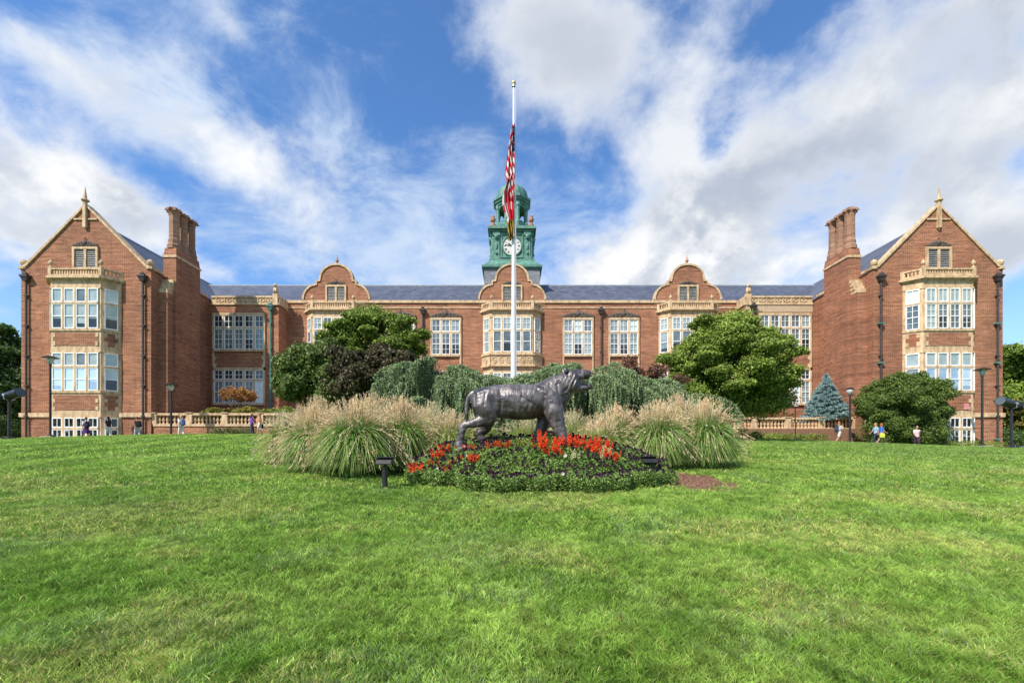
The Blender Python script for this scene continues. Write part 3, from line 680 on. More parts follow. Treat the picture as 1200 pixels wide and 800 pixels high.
for k_ in range(8):
    a = c8+k_*math.pi/4; px_, py_ = TX+1.78*math.cos(a), TY+1.78*math.sin(a)
    ln.lathe((px_, py_, 0), [(.3, 26.65), (.3, 26.85), (.22, 26.95), (.20, 28.45), (.28, 28.6), (.28, 28.96)], 8)
    a2 = a+math.pi/4; qx, qy = TX+1.78*math.cos(a2), TY+1.78*math.sin(a2)   # spandrel of each arch
    u = Vector((qx-px_, qy-py_, 0)); L_ = u.length; P = Pl((px_, py_, 0), u, (math.cos(a+c8), math.sin(a+c8), 0))
    arch = [(.2, 28.96), (.2, 28.2)]+[(L_/2-(L_/2-.2)*math.cos(t), 28.2+.55*math.sin(t)) for t in np.linspace(0, math.pi, 9)[1:-1]]+[(L_-.2, 28.2), (L_-.2, 28.96)]
    ln.prism(P, arch, -.1, .1)
    ln.pbox(P, .15, L_-.15, 26.65, 27.0, -.06, .06)
lant = part(ln, 'lantern', 'copper', tower)
dm = MB(); dm.lathe((TX, TY, 0), [(1.95, 29.85), (1.95, 30.25), (1.86, 30.7), (1.6, 31.12), (1.18, 31.42), (.65, 31.6), (.2, 31.66), (.15, 31.8), (.001, 31.85)], 16); part(dm, 'dome', 'copper', tower, smooth=False)
for (qx, qy) in ((-2.2, -2.2), (2.2, -2.2), (2.2, 2.2), (-2.2, 2.2)):
    un = MB(); un.lathe((TX+qx, TY+qy, 25.8), [(.34, 0), (.34, .25), (.18, .35), (.18, .5), (.3, .65), (.34, .9), (.2, 1.05), (.24, 1.2), (.1, 1.35), (.001, 1.45)], 10); part(un, 'urn', 'terracotta', tower)

# ------------------------------------------------------------------ terrace walls with balustrade
def balustrade(x0, x1, y, zt, zg, label):
    t = thing('balustrade', label, 'balustrade', ((x0+x1)/2, y, zg)); off = Vector(t.location)
    a = MB(); a.box(x0, x1, y-.18, y+.25, zg-.6, zt-1.15); a.build('brick_wall', 'brick', t, off)
    b = MB(); b.box(x0, x1, y-.25, y+.3, zt-1.15, zt-.95); b.box(x0, x1, y-.22, y+.27, zt-.18, zt); b.build('stone_rail', 'stone', t, off)
    n = max(1, round((x1-x0)/3.0)); sp = (x1-x0)/n
    for i in range(n+1):
        c = MB(); xx = x0+i*sp; c.box(xx-.24, xx+.24, y-.24, y+.29, zt-.95, zt-.18); c.box(xx-.29, xx+.29, y-.3, y+.35, zt, zt+.06); c.build('pier', 'stone', t, off)
    proto = None
    for i in range(n):
        for k in range(8):
            xx = x0+i*sp+.24+(k+.5)*(sp-.48)/8
            if proto is None:
                q = MB(); q.lathe((0, 0, 0), [(.11, 0), (.11, .07), (.06, .12), (.075, .2), (.115, .34), (.09, .5), (.05, .62), (.075, .68), (.11, .71), (.11, .77)], 10)
                proto = q.build('baluster', 'stone', t, smooth=False); o = proto
            else: o = proto.copy(); COL.objects.link(o)
            o.location = Vector((xx, y+.02, zt-.95))-off
    return t
balustrade(-31.2, -9.5, 40.3, 3.28, 1.2, 'tan stone balustrade on low brick wall beside the left gabled wing')
balustrade(9.5, 30.6, 41.2, 2.97, .7, 'tan stone balustrade on low brick wall in front of the blue spruce')
tr_ = MB(); tr_.box(-31.3, 31.3, 40.7, D3+.2, -1.0, 1.95); o = tr_.build('terrace_ground', 'soil'); tag(o, kind='structure')
# ------------------------------------------------------------------ vegetation
def rdirs(n, up=0.0):
    v = rng.normal(size=(n, 3)); v[:, 2] += up; return v/np.linalg.norm(v, axis=1, keepdims=True)
def leaf_quads(P, size, nrm=None, aspect=.55, tilt=.8):
    """kite-shaped leaves at points P with sizes; roughly facing nrm"""
    n = len(P); size = np.broadcast_to(size, (n,))
    N = rdirs(n) if nrm is None else nrm+rdirs(n)*tilt
    N /= np.linalg.norm(N, axis=1, keepdims=True)
    a = np.cross(N, rdirs(n)); a /= np.linalg.norm(a, axis=1, keepdims=True)+1e-9; b = np.cross(N, a)
    s = size[:, None]
    return np.stack([P-a*s*.5, P+b*s*aspect*.5+N*s*.08, P+a*s*.5, P-b*s*aspect*.5+N*s*.08], 1)
def palette(n, cols, jit=.25):
    cols = np.array(cols, float); i = rng.integers(0, len(cols), n); j = rng.integers(0, len(cols), n); t = rng.random((n, 1))
    c = cols[i]*(1-t)+cols[j]*t
    return np.clip(c*(1+jit*(rng.random((n, 1))*2-1)), 0, 1)
def crown_pts(blobs, per_m2, shell=.35):
    Ps = []; Ns = []; K = []
    for bi, (c, r) in enumerate(blobs):
        r = np.array(r); n = int(per_m2*4*math.pi*((r[0]*r[1]+r[1]*r[2]+r[0]*r[2])/3)); dd = rdirs(n, .15)
        rad = 1-shell*rng.random(n)**1.3+rng.normal(size=n)*.19
        Ps.append(np.array(c)+dd*r*rad[:, None]); Ns.append(dd); K.append(np.full(n, bi))
    return np.concatenate(Ps), np.concatenate(Ns), np.concatenate(K)
def blobs_in(c, R3, n, r, zmin=-.7, squash=.66, core=True, seed=0, sub=True):
    g = np.random.default_rng(seed); out = []
    for k in range(n):                               # spread on a golden spiral
        t = (k+.5)/n; zc = 1-t*(1-zmin); a = k*2.39996+g.random()*.7; rr = math.sqrt(max(0, 1-zc*zc)); q = .72+.22*g.random()
        p = (c[0]+R3[0]*rr*math.cos(a)*q, c[1]+R3[1]*rr*math.sin(a)*q, c[2]+R3[2]*zc*q); s = r*(.7+.6*g.random()); out.append((p, (s, s, s*squash)))
    if n >= 16 and sub:
        for (p, r_) in list(out):
            for k in range(4):
                d_ = g.normal(size=3); d_ /= np.linalg.norm(d_); d_[2] = d_[2]*.6; q = np.array(p)-np.array(c); q /= np.linalg.norm(q)+1e-6; e = d_*.75+q*.55; f = .35+.3*g.random()
                out.append((tuple(np.array(p)+e*np.array(r_)), (r_[0]*f*1.25, r_[1]*f*1.25, r_[2]*f*(.7 if squash < .9 else 1.15))))
    if core: out.append((tuple(c), (R3[0]*.62, R3[1]*.62, R3[2]*.62)))
    return out
def limbs(mb, base, blobs, r0, fork):
    b = Vector(base); f = Vector((base[0], base[1], fork)); mb.tube([b-Vector((0, 0, .2)), b.lerp(f, .5)+Vector((.05, .03, 0)), f], [r0*1.25, r0, r0*.8], 8)
    for (p, r) in blobs:
        p = Vector(p); m_ = f.lerp(p, .5)+Vector((0, 0, -.1)); mb.tube([f-Vector((0, 0, .1)), m_, p], [r0*.5, r0*.3, r0*.12], 5)
def tree(name, label, cat, base, blobs, leaf, dens, cols, r0=.16, fork=1.2, flowers=None, group=None, shell=.4, bcols=None, trunkz=True):
    t = thing(name, label, cat, base, group=group); B = np.array(base)
    P, Nn, K = crown_pts(blobs, dens, shell); keep = P[:, 2] > B[2]+.05; P, Nn, K = P[keep], Nn[keep], K[keep]
    gap = fbm(P[:, 0]*1.0+P[:, 1]*.7, P[:, 2]*1.1+P[:, 1]*.5, 1.1, 31) ; keep = (gap > .33) & (fbm(P[:, 0]+P[:, 1]*.6, P[:, 2]+P[:, 1]*.4, 3.4, 35) > .34); P, Nn, K = P[keep], Nn[keep], K[keep]
    sz = leaf*(.6+.8*rng.random(len(P))); Q = leaf_quads(P, sz, Nn, .6, 1.1)
    c = palette(len(P), cols); tint = (.85+.35*np.random.default_rng(len(blobs)).random((len(blobs), 1))); c = c*tint[K]
    if bcols is not None:
        for bi, col in bcols.items():
            s_ = K == bi; c[s_] = palette(int(s_.sum()), col)
    fast('crown', Q-B, 4, 'leaf', t, c)
    mb = MB(); limbs(mb, base, blobs[:18], r0, base[2]+fork); mb.build('trunk', 'bark', t, B, smooth=True)
    if flowers:
        fc, fn, fs = flowers; idx = rng.choice(len(P), fn*7); idx = idx[(Nn[idx, 1] < .3)][:fn]; cen = P[idx]+Nn[idx]*.1
        pts = np.repeat(cen, 8, 0)+rng.normal(size=(len(cen)*8, 3))*fs*.5
        fast('flowers', leaf_quads(pts, fs*(.6+.5*rng.random(len(pts))))-B, 4, 'petal', t, palette(len(pts), fc, .15))
    return t
G = [(.19, .27, .038), (.28, .36, .06), (.12, .18, .03)]
GL = [(.18, .26, .034), (.26, .34, .05), (.11, .17, .028)]
GD = [(.07, .13, .030), (.11, .18, .04), (.045, .085, .022)]

# left crape myrtle behind, lighter green, crown x 378..500, y 358..470
p = at(440, 470, 31); b0 = (p[0], 31, h1(p[0], 31)); c = at(440, 415, 31)
tree('crape_myrtle', 'bright green spreading tree left of the flagpole, rising over the purple shrub', 'tree', b0, blobs_in((c[0], 31, c[2]), (2.9, 2.4, 2.8), 44, .68, seed=2)+[((c[0]-.3, 31, c[2]+2.3), (1.4, 1.3, .8))], .15, 330, GL, .15, 1.4, group=None)
p = at(378, 470, 28.5); b0 = (p[0], 28.5, h1(p[0], 28.5)); c = at(375, 447, 28.5)
tree('holly_shrub', 'rounded mid green shrub with pale buds at the left end of the planting', 'shrub', b0, blobs_in((c[0]+.1, 28.5, c[2]), (2.35, 1.9, 2.2), 30, .6, seed=3, squash=.95)+[((c[0]-.3, 28.5, c[2]+1.0), (1.6, 1.5, 1.1))], .17, 260, [(.12, .18, .038), (.20, .26, .07), (.08, .13, .028)], .1, .6, flowers=([(.45, .5, .3)], 60, .08))
p = at(440, 470, 27); b0 = (p[0], 27, h1(p[0], 27)); c = at(437, 446, 27)
tree('purple_smoke_bush', 'dark bronze and purple leaved shrub in front of the bright green tree', 'shrub', b0, blobs_in((c[0], 27, c[2]), (2.6, 1.6, 1.65), 28, .5, seed=4, squash=.9)+[((c[0]-.9, 27, c[2]+.5), (1.2, 1, .9))], .17, 260, [(.085, .060, .032), (.125, .10, .045), (.08, .105, .035), (.06, .045, .026)], .1, .5)
# right crape myrtle, x 775..935, y 360..488
p = at(855, 490, 31); b0 = (p[0], 31, h1(p[0], 31)); c = at(857, 428, 31)
tree('crape_myrtle', 'large round green tree with scattered pink blossom right of the flagpole', 'tree', b0, blobs_in((c[0], 31, c[2]-.2), (3.5, 2.8, 3.15), 64, .72, seed=6, squash=.82)+[((c[0]+.2, 31, c[2]+2.6), (1.5, 1.4, .9)), ((c[0]-3.0, 31, c[2]-1.6), (1.2, 1.1, 1.0)), ((c[0]+3.0, 31, c[2]-.9), (1.1, 1.1, 1.3)), ((c[0]+1.2, 31, c[2]-2.5), (2.1, 1.4, 1.0)), ((c[0]-1.6, 30.6, c[2]-2.6), (1.9, 1.3, .9)), ((c[0]+3.0, 31, c[2]-2.2), (1.2, 1.0, .9))], .15, 330, G, .17, 1.5, flowers=([(.52, .24, .22), (.55, .38, .30), (.30, .30, .14)], 75, .13))
p = at(762, 470, 27.5); b0 = (p[0], 27.5, h1(p[0], 27.5)); c = at(762, 446, 27.5)
tree('barberry_shrub', 'low maroon shrub between the weeping cedar and the tree with pink blossom', 'shrub', b0, blobs_in((c[0], 27.5, c[2]-.2), (1.9, 1.1, 1.0), 12, .45, seed=7)+[((c[0]-1.2, 27.5, c[2]+.7), (.5, .5, .75))], .14, 200, [(.14, .05, .04), (.20, .085, .05), (.08, .035, .03), (.12, .10, .04)], .07, .4)
p = at(915, 500, 36); b0 = (p[0], 42, 1.95); c = at(880, 478, 42)
tree('azalea_shrub', 'reddish brown low shrub on the terrace under the tree with pink blossom', 'shrub', (c[0]+1, 42.3, 1.95), blobs_in((c[0]+1, 42.3, 2.9), (3.2, .9, 1.0), 12, .6, seed=8), .17, 130, [(.20, .085, .03), (.13, .11, .03), (.26, .13, .04)], .06, .3)
# terrace planting left
c = at(280, 463, 42.5)
tree('japanese_maple', 'small orange leaved maple below the lower left pavilion window', 'tree', (c[0], 42.5, 1.95), blobs_in((c[0], 42.5, c[2]-.05), (1.45, 1.1, .75), 12, .42, seed=9), .15, 150, [(.42, .20, .05), (.30, .17, .05), (.34, .13, .04)], .07, 1.2)
c = at(285, 480, 42)
tree('spreading_shrub', 'olive and orange tinted spreading shrub above the left balustrade', 'shrub', (c[0], 42, 1.95), blobs_in((c[0]-.2, 42, 3.05), (4.0, .8, .75), 18, .5, zmin=-.3, seed=10), .16, 170, [(.21, .21, .03), (.30, .23, .04), (.13, .16, .03)], .06, .3)
c = at(320, 478, 41.6)
tree('spreading_shrub', 'yellow green feathery shrub at the right end of the left balustrade', 'shrub', (c[0]+.6, 41.7, 1.95), blobs_in((c[0]+.6, 41.7, 3.1), (2.2, .7, .75), 12, .5, zmin=-.3, seed=12), .15, 180, [(.18, .24, .04), (.26, .29, .05), (.12, .17, .03)], .06, .3)
# foundation hedges
tree('low_hedge', 'low dark green hedge at the foot of the left balustrade', 'hedge', (at(265, 0, 39.4)[0], 39.4, h1(-24, 39.4)), [((at(q, 0, 39.4)[0], 39.5, h1(-24, 39.4)+.32), (.75, .45, .5)) for q in range(252, 300, 8)], .10, 160, GD, .04, .2)
hz = h1(23, 39.8)
for (q0, q1, lab) in ((898, 932, 'low green hedge below the right balustrade, left of the sign post'), (934, 966, 'low green hedge below the right balustrade, right of the sign post')):
    tree('low_hedge', lab, 'hedge', (at((q0+q1)/2, 0, 39.9)[0], 39.9, hz), [((at(q, 0, 39.9)[0], 40, hz+.35), (.7, .45, .45)) for q in range(q0, q1, 7)], .10, 170, G, .04, .2)
c = at(880, 510, 37)
tree('flowering_shrub', 'small leafy shrub with orange flowers beside the right hand grasses', 'shrub', (c[0], 37, h1(c[0], 37)), [((c[0]-.5, 37, h1(c[0], 37)+.4), (.8, .6, .5)), ((c[0]+.4, 37, h1(c[0], 37)+.3), (.6, .5, .4))], .14, 260, GL, .04, .2, flowers=([(.75, .22, .03), (.8, .35, .05)], 16, .1))
c = at(1148, 520, 37.5)
tree('low_hedge', 'low clipped green hedge around the base of the right lamp post', 'hedge', (c[0]+.3, 38.2, h1(c[0], 38)), [((c[0]+k, 38.2, h1(c[0], 38)+.3), (.7, .5, .42)) for k in (-2.3, -1.5, -.6, .4, 1.4, 2.2)], .09, 200, G, .04, .2)
# round yew, x 1003..1115, y 433..522
c = at(1059, 480, 37.6); hz = h1(c[0], 37.6)
tree('yew_shrub', 'very large round dark green shrub in front of the right gabled wing', 'shrub', (c[0], 37.5, hz), blobs_in((c[0], 37.5, hz+2.8), (3.35, 1.25, 2.95), 64, .60, zmin=-.9, seed=14, squash=.95)+[((c[0], 37.5, hz+1.2), (3.2, 1.3, 1.3))], .13, 330, [(.12, .18, .034), (.17, .24, .05), (.08, .13, .026)], .14, .6)
# far trees at both ends
c = at(-5, 440, 58)
tree('maple_tree', 'dark green tree behind the left end of the building', 'tree', (c[0]-3, 58, -.2), blobs_in((c[0]-2.6, 58, c[2]-2.0), (6.2, 5, 8.2), 34, 2.0, zmin=-.9, seed=15), .38, 55, GD+[(.10, .19, .04)], .35, 3)
c = at(1200, 460, 62)
tree('maple_tree', 'yellow green tree behind the right end of the building', 'tree', (c[0]+1.5, 62, -.6), blobs_in((c[0]+1.8, 62, c[2]+.3), (5.4, 5, 6.4), 30, 1.9, zmin=-.9, seed=16), .38, 55, [(.16, .26, .03), (.26, .33, .045), (.10, .17, .03)], .35, 3)
c = at(1190, 505, 41)
tree('juniper_shrub', 'low dark green shrub behind the right floodlight', 'shrub', (c[0], 41, -.3), blobs_in((c[0]+.6, 41, .6), (3.2, 1.2, 1.3), 14, .7, zmin=-.9, seed=21), .16, 130, GD, .06, .3)
c = at(10, 505, 44)
tree('juniper_shrub', 'dark green undergrowth behind the left floodlight', 'shrub', (c[0]-1.5, 44, .4), blobs_in((c[0]-1.6, 44, 1.6), (3.0, 1.4, 1.9), 14, .8, zmin=-.9, seed=22), .18, 120, GD, .06, .3)
c = at(1195, 490, 46)
tree('dogwood_tree', 'lower olive and rust tinted tree at the right edge of the lawn', 'tree', (c[0]+.8, 46, -.4), blobs_in((c[0]+1.2, 46, 2.7), (3.6, 3, 2.5), 22, 1.0, zmin=-.9, seed=17), .25, 110, [(.14, .20, .035), (.24, .22, .05), (.09, .13, .025), (.28, .15, .04)], .2, 1.5)

# blue spruce: whorls of needled boughs
def spruce(px, py0, py1, hw, D, label):
    X = at(px, 0, D)[0]; z0 = at(px, py1, D)[2]; z1 = at(px, py0, D)[2]; hh = z1-z0; W = hw/F*D
    t = thing('blue_spruce', label, 'tree', (X, D, 1.95)); B = np.array((X, D, 1.95))
    mb = MB(); mb.tube([(X, D, 1.9), (X, D, z1)], [.16, .02], 8); mb.build('trunk', 'bark', t, B, smooth=True)
    V = []; cc = []
    for k in range(26):
        f = k/25; zc = z0+hh*f*.97; L = W*(1-f)**.85+.06; nb = max(5, int(17*(1-f)+5))
        for q in range(nb):
            a = rng.random()*6.283; l_ = L*(.75+.35*rng.random()); dr = np.array((math.cos(a), math.sin(a), .0)); n = int(60+170*l_)
            s_ = rng.random(n)**.6; pts = B*0+np.array((X, D, zc))+dr*l_*s_[:, None]; pts[:, 2] += -.22*l_*s_**1.2+.30*l_*np.maximum(s_-.7, 0)+rng.normal(size=n)*.03
            side = np.cross(dr, (0, 0, 1)); pts += side*(rng.normal(size=n)*(.16*l_*(1-s_)+.05))[:, None]
            nd = dr*.8+rdirs(n, .5)*.9; nd /= np.linalg.norm(nd, axis=1, keepdims=True); ln_ = (.11+.08*rng.random(n))[:, None]; sd = np.cross(nd, rdirs(n)); sd /= np.linalg.norm(sd, axis=1, keepdims=True); sd *= .022
            V.append(np.stack([pts-sd, pts+sd, pts+nd*ln_], 1)); cc.append(palette(n, [(.25, .38, .37), (.38, .53, .52), (.17, .28, .27)]))
    fast('foliage', np.concatenate(V)-B, 3, 'needle', t, np.concatenate(cc))
spruce(968, 438, 489, 26, 42.3, 'conical blue spruce on the terrace behind the right balustrade')

# weeping blue atlas cedars
def cedar(D, prof, depth, nstr, label, base_px, arcs=()):
    """prof: list of (px, py) for the top line"""
    xs = np.array([at(q, 0, D)[0] for q, _ in prof]); zs = np.array([at(0, q, D)[2] for _, q in prof]); bx = at(base_px, 0, D)[0]; B = np.array((bx, D, h1(bx, D)))
    t = thing('weeping_cedar', label, 'tree', tuple(B)); mb = MB()
    top = lambda x, dy: np.interp(x, xs, zs)-(1.1*np.abs(dy/depth)**1.8)+.6*(fbm(x, dy*1.3, 1.1, 41)-.5)+.25*(fbm(x, dy, 3.3, 42)-.5)
    x0, x1 = xs.min(), xs.max(); V = []; cc = []
    def tuft(pts, dirs, rad, shade):
        n = len(pts); k = 5; P = np.repeat(pts, k, 0); dd = rdirs(n*k, 0); dd[:, 2] -= .35; dd /= np.linalg.norm(dd, axis=1, keepdims=True)
        L = (rad*(.6+.8*rng.random(n*k)))[:, None]; sd = np.cross(dd, rdirs(n*k)); sd /= np.linalg.norm(sd, axis=1, keepdims=True)+1e-9
        V.append(np.stack([P-sd*.016, P+sd*.016, P+dd*L], 1)); cc.append(palette(n*k, [(.22, .31, .15), (.33, .43, .23), (.13, .20, .09), (.29, .38, .17)], .2)*shade)
    trunk_top = float(top(np.array(bx), np.array(0.)))-.25
    mb.tube([(bx, D, B[2]-.2), (bx+.1, D, (B[2]+trunk_top)/2), (bx, D, trunk_top)], [.16, .13, .08], 8)
    for a in range(16):                              # arching limbs just under the surface
        tx = x0+(x1-x0)*(a+.5)/16; ty = (rng.random()-.5)*depth*1.3
        pts = []
        for q in np.linspace(0, 1, 7): xx = bx+(tx-bx)*q; dy = ty*q; pts.append((xx, D+dy, min(trunk_top-.1, float(top(np.array(xx), np.array(dy)))-.42)))
        mb.tube(pts, [.07-.05*q for q in np.linspace(0, 1, 7)], 5)
    def strand(xx, yy, zt, L, k_=0):
        g = h1(xx, yy); L = min(L, zt-g-.05)
        if L < .12: return
        n = max(3, int(L/.045)); s_ = np.linspace(0, 1, n); tuft(np.stack([xx+.03*np.sin(s_*8+k_)+rng.normal(size=n)*.006, yy+.03*np.cos(s_*6+k_)+0*s_, zt-s_*L], 1), None, .068*(1-.45*s_.repeat(5)), .50+.95*rng.random()**1.2)
    for i in range(nstr//14):                        # spurs arching outwards, each with a curtain of strands
        xx = x0+(x1-x0)*(.03+.94*rng.random()); dy = (rng.random()**.7*(1 if rng.random() < .28 else -1))*depth*.85
        zt = float(top(np.array(xx), np.array(dy))); g = h1(xx, D+dy); lev = rng.random()**2.2*.42*(zt-g)
        zt -= lev; od = np.array((np.sign(xx-bx)*(.35+.6*rng.random()), (-1 if dy < .3 else 1)*(.3+.7*rng.random()))); od /= np.linalg.norm(od); Lb = (.55+.75*rng.random())*(1+.3*(lev > .5)); m_ = int(Lb/.06); pts = []
        for q in range(m_):
            f = q/m_; bx2 = xx+od[0]*Lb*f; by2 = D+dy+od[1]*Lb*f; bz = zt+.12*math.sin(f*2.6)-.40*f*f*Lb; pts.append((bx2, by2, bz))
            for k in range(2): strand(bx2+rng.normal()*.07, by2+rng.normal()*.07, bz+.02, (.45+1.25*rng.random()**1.3)*(1.1-.35*f), i+q+k)
        mb.tube(pts[::3], [.02]*len(pts[::3]), 4)
        P_ = np.array(pts); tuft(np.repeat(P_, 5, 0)+rng.normal(size=(len(P_)*5, 3))*.03, None, .07, .95+.4*rng.random())
    for i in range(nstr//5):                         # inner veil
        xx = x0+(x1-x0)*rng.random(); dy = (rng.random()*2-1)*depth*.6; strand(xx, D+dy, float(top(np.array(xx), np.array(dy)))-.25-.6*rng.random(), 1.0+1.6*rng.random(), i)
    for arc in arcs:                                 # free arching leaders
        P = np.array([at(a, b, D-.6) for a, b in arc]); m_ = 40; tt = np.linspace(0, len(P)-1, m_); Q = np.stack([np.interp(tt, range(len(P)), P[:, k]) for k in range(3)], 1)
        mb.tube([tuple(q) for q in Q[::5]], .025, 5); tuft(np.repeat(Q, 4, 0)+rng.normal(size=(m_*4, 3))*.03, None, .09, 1.0)
        for k in range(0, m_, 1):
            L = .3+.75*rng.random(); n = int(L/.045); s_ = np.linspace(0, 1, n); tuft(np.stack([Q[k, 0]+.03*np.sin(s_*7+k)+0*s_, Q[k, 1]+rng.normal()*.12+0*s_, Q[k, 2]-s_*L], 1), None, .075, .75+.5*rng.random())
    mb.build('limbs', 'bark', t, B, smooth=True); fast('foliage', np.concatenate(V)-B, 3, 'needle', t, np.concatenate(cc))
cedar(19.0, [(428, 492), (445, 468), (462, 450), (480, 432), (492, 424), (508, 420), (522, 424), (535, 433), (560, 443), (585, 446), (602, 450), (618, 456), (628, 466)], 1.7, 1900, 'weeping blue green cedar draped left of the flagpole', 515, arcs=[[(505, 432), (485, 440), (466, 452), (452, 468), (446, 484)]])
cedar(19.6, [(598, 480), (610, 452), (622, 437), (645, 426), (665, 425), (700, 427), (722, 430), (740, 440), (765, 447), (780, 455), (796, 470), (806, 486)], 1.8, 2400, 'weeping blue green cedar draped right of the flagpole behind the statue', 680, arcs=[[(770, 458), (800, 462), (825, 462), (845, 466), (860, 474), (870, 488)], [(735, 438), (765, 445), (790, 455), (808, 468)]])

# fountain grasses: arching blades and tan bottlebrush heads
def grass_clump(X, Y, rad, hgt, nb, nh, gcols, hcols, label, spread=1.0):
    z = h1(X, Y); B = np.array((X, Y, z)); t = thing('fountain_grass', label, 'ornamental grass', (X, Y, z), group='fountain grasses around the statue')
    def arcs(n, k0, k1, f0, f1, seg, heads=False):     # tips spread over a dome, blades arch out to them
        a = rng.random(n)*6.283; el_ = np.radians(f0+(f1-f0)*rng.random(n)**.9)
        if heads:
            keep = (rng.random(n) < .28) | (np.sin(a) > -.35) | (el_ > R(58)); a, el_ = a[keep], el_[keep]; n = len(a)
        r0 = rng.random(n)**.5*.34*rad; a0 = a+rng.normal(size=n)*.5; bx = np.cos(a0)*r0; by = np.sin(a0)*r0; kk = k0+(k1-k0)*rng.random(n)
        ln_ = np.cos(el_)*rad*spread*kk*(.9+.2*rng.random(n)); Hh = hgt*np.sin(el_)*kk*(.92+.16*rng.random(n))
        s_ = np.linspace(0, 1, seg+1)[None, :]; lx = bx[:, None]+(np.cos(a)*ln_-bx)[:, None]*s_**1.45; ly = by[:, None]+(np.sin(a)*ln_-by)[:, None]*s_**1.45
        arch = (hgt*.30+.22*ln_)[:, None]*np.sin(np.pi*s_**.85)*np.cos(el_)[:, None]
        return np.stack([lx, ly, np.maximum(Hh[:, None]*s_**.9+arch, .01)], -1), a
    P, a = arcs(int(nb*1.5), .55, 1.02, 2, 88, 5); n = len(a); sd = np.stack([-np.sin(a), np.cos(a), 0*a], 1)+rng.normal(size=(n, 3))*.5; sd /= np.linalg.norm(sd, axis=1, keepdims=True)
    w_ = np.array([.010, .0095, .0085, .007, .005, .0015])*1.35
    L = P-sd[:, None, :]*w_[None, :, None]; Rr = P+sd[:, None, :]*w_[None, :, None]
    Q = np.stack([L[:, :-1], Rr[:, :-1], Rr[:, 1:], L[:, 1:]], 2).reshape(-1, 4, 3); c = palette(n, gcols, .3)
    cc = np.repeat(c[:, None, :], 5, 1); cc[:, 4] = cc[:, 4]*.7+np.array([.40, .36, .15])*.3
    fast('blades', Q, 4, 'straw', t, cc.reshape(-1, 3))
    P, a = arcs(int(nh*.52), .90, 1.13, 10, 90, 6, True); n = len(a); sd = np.stack([-np.sin(a), np.cos(a), 0*a], 1)
    L = P-sd[:, None, :]*.003; Rr = P+sd[:, None, :]*.003; Q1 = np.stack([L[:, :-1], Rr[:, :-1], Rr[:, 1:], L[:, 1:]], 2).reshape(-1, 4, 3)
    hc = palette(n, hcols, .2); stems = fast('stems', Q1, 4, 'straw', t, np.repeat(hc*.8, 6, 0))
    # heads: fuzzy spikes of short bristles along the last stretch
    e0 = P[:, -2]; e1 = P[:, -1]; dr = e1-e0; dr /= np.linalg.norm(dr, axis=1, keepdims=True)+1e-9; dr[:, 2] -= .05; kb = 15; s_ = rng.random((n, kb)); HL = .12+.10*rng.random(n)
    base = e1[:, None, :]+dr[:, None, :]*(s_*HL[:, None])[..., None]-np.array([0, 0, .10])*(s_**2*HL[:, None])[..., None]
    bd = dr[:, None, :]*1.0+rng.normal(size=(n, kb, 3))*.42; bd /= np.linalg.norm(bd, axis=2, keepdims=True); bl = (.030+.03*np.sin(np.pi*np.clip(s_, .08, .92)))[..., None]
    sdd = np.cross(bd, rng.normal(size=(n, kb, 3))); sdd /= np.linalg.norm(sdd, axis=2, keepdims=True)+1e-9; sdd *= .0055
    T3 = np.stack([base-sdd, base+sdd, base+bd*bl], 2).reshape(-1, 3, 3)
    fast('seed_heads', T3, 3, 'straw', t, np.repeat(hc, kb, 0)*(.85+.3*rng.random((n*kb, 1))))
    return t
GG = [(.13, .28, .045), (.20, .39, .07), (.28, .46, .11), (.08, .19, .03)]; GY = [(.30, .40, .09), (.22, .36, .06), (.38, .44, .15)]
TN = [(.80, .63, .38), (.90, .76, .52), (.66, .48, .27)]; TP = [(.68, .60, .36), (.78, .70, .48), (.56, .52, .28)]
for (px, D, rad, hgt, nb, nh, gc, hc, lab) in (
    (418, 12.4, 1.35, 1.72, 5200, 2600, GG, TN, 'broad fountain grass mound with green centre and tan plumes, directly behind the post light'),
    (368, 13.2, 1.1, 1.55, 3200, 2300, GG, TN, 'tan plumed fountain grass at the left front corner of the bed'),
    (470, 13.4, 1.15, 1.78, 3400, 2400, GG, TN, 'tall tan fountain grass between the broad mound and the tail of the statue'),
    (334, 15.2, .95, 1.4, 3600, 1300, GY, TP, 'pale green fountain grass at the far left end of the bed'),
    (372, 16.5, 1.25, 1.85, 2600, 1700, GG, TN, 'back row fountain grass below the holly shrub'),
    (435, 16.8, 1.3, 2.0, 2600, 1900, GG, TN, 'back row fountain grass below the purple shrub'),
    (505, 15.6, 1.2, 1.72, 2600, 1600, GY, TP, 'back row fountain grass under the left weeping cedar'),
    (528, 13.9, 1.1, 1.45, 3200, 1300, GY, TN, 'light fountain grass directly behind the tail of the statue'),
    (704, 13.9, 1.0, 1.3, 3000, 1100, GY, TN, 'light fountain grass directly behind the front paws of the statue'),
    (560, 14.6, 1.15, 1.45, 3000, 900, GY, TP, 'short olive fountain grass behind the hind legs of the statue'),
    (618, 14.8, 1.15, 1.4, 3000, 900, GY, TP, 'short olive fountain grass behind the belly of the statue'),
    (672, 15.4, 1.15, 1.5, 3000, 900, GY, TP, 'short olive fountain grass behind the head of the statue'),
    (722, 14.6, 1.15, 1.62, 3000, 1800, GG, TN, 'fountain grass at the left of the right hand group, beside the salvias'),
    (772, 14.2, 1.2, 1.72, 4200, 2200, GG, TN, 'middle fountain grass of the right hand group with bright green centre'),
    (826, 14.6, 1.25, 1.78, 4600, 2400, GG, TN, 'outer right fountain grass mound beside the bare mulch'),
    (795, 16.8, 1.25, 2.0, 2600, 1900, GG, TN, 'back row fountain grass below the maroon shrub')):
    grass_clump(at(px, 0, D)[0], D, rad, hgt, nb, nh, gc, hc, lab)

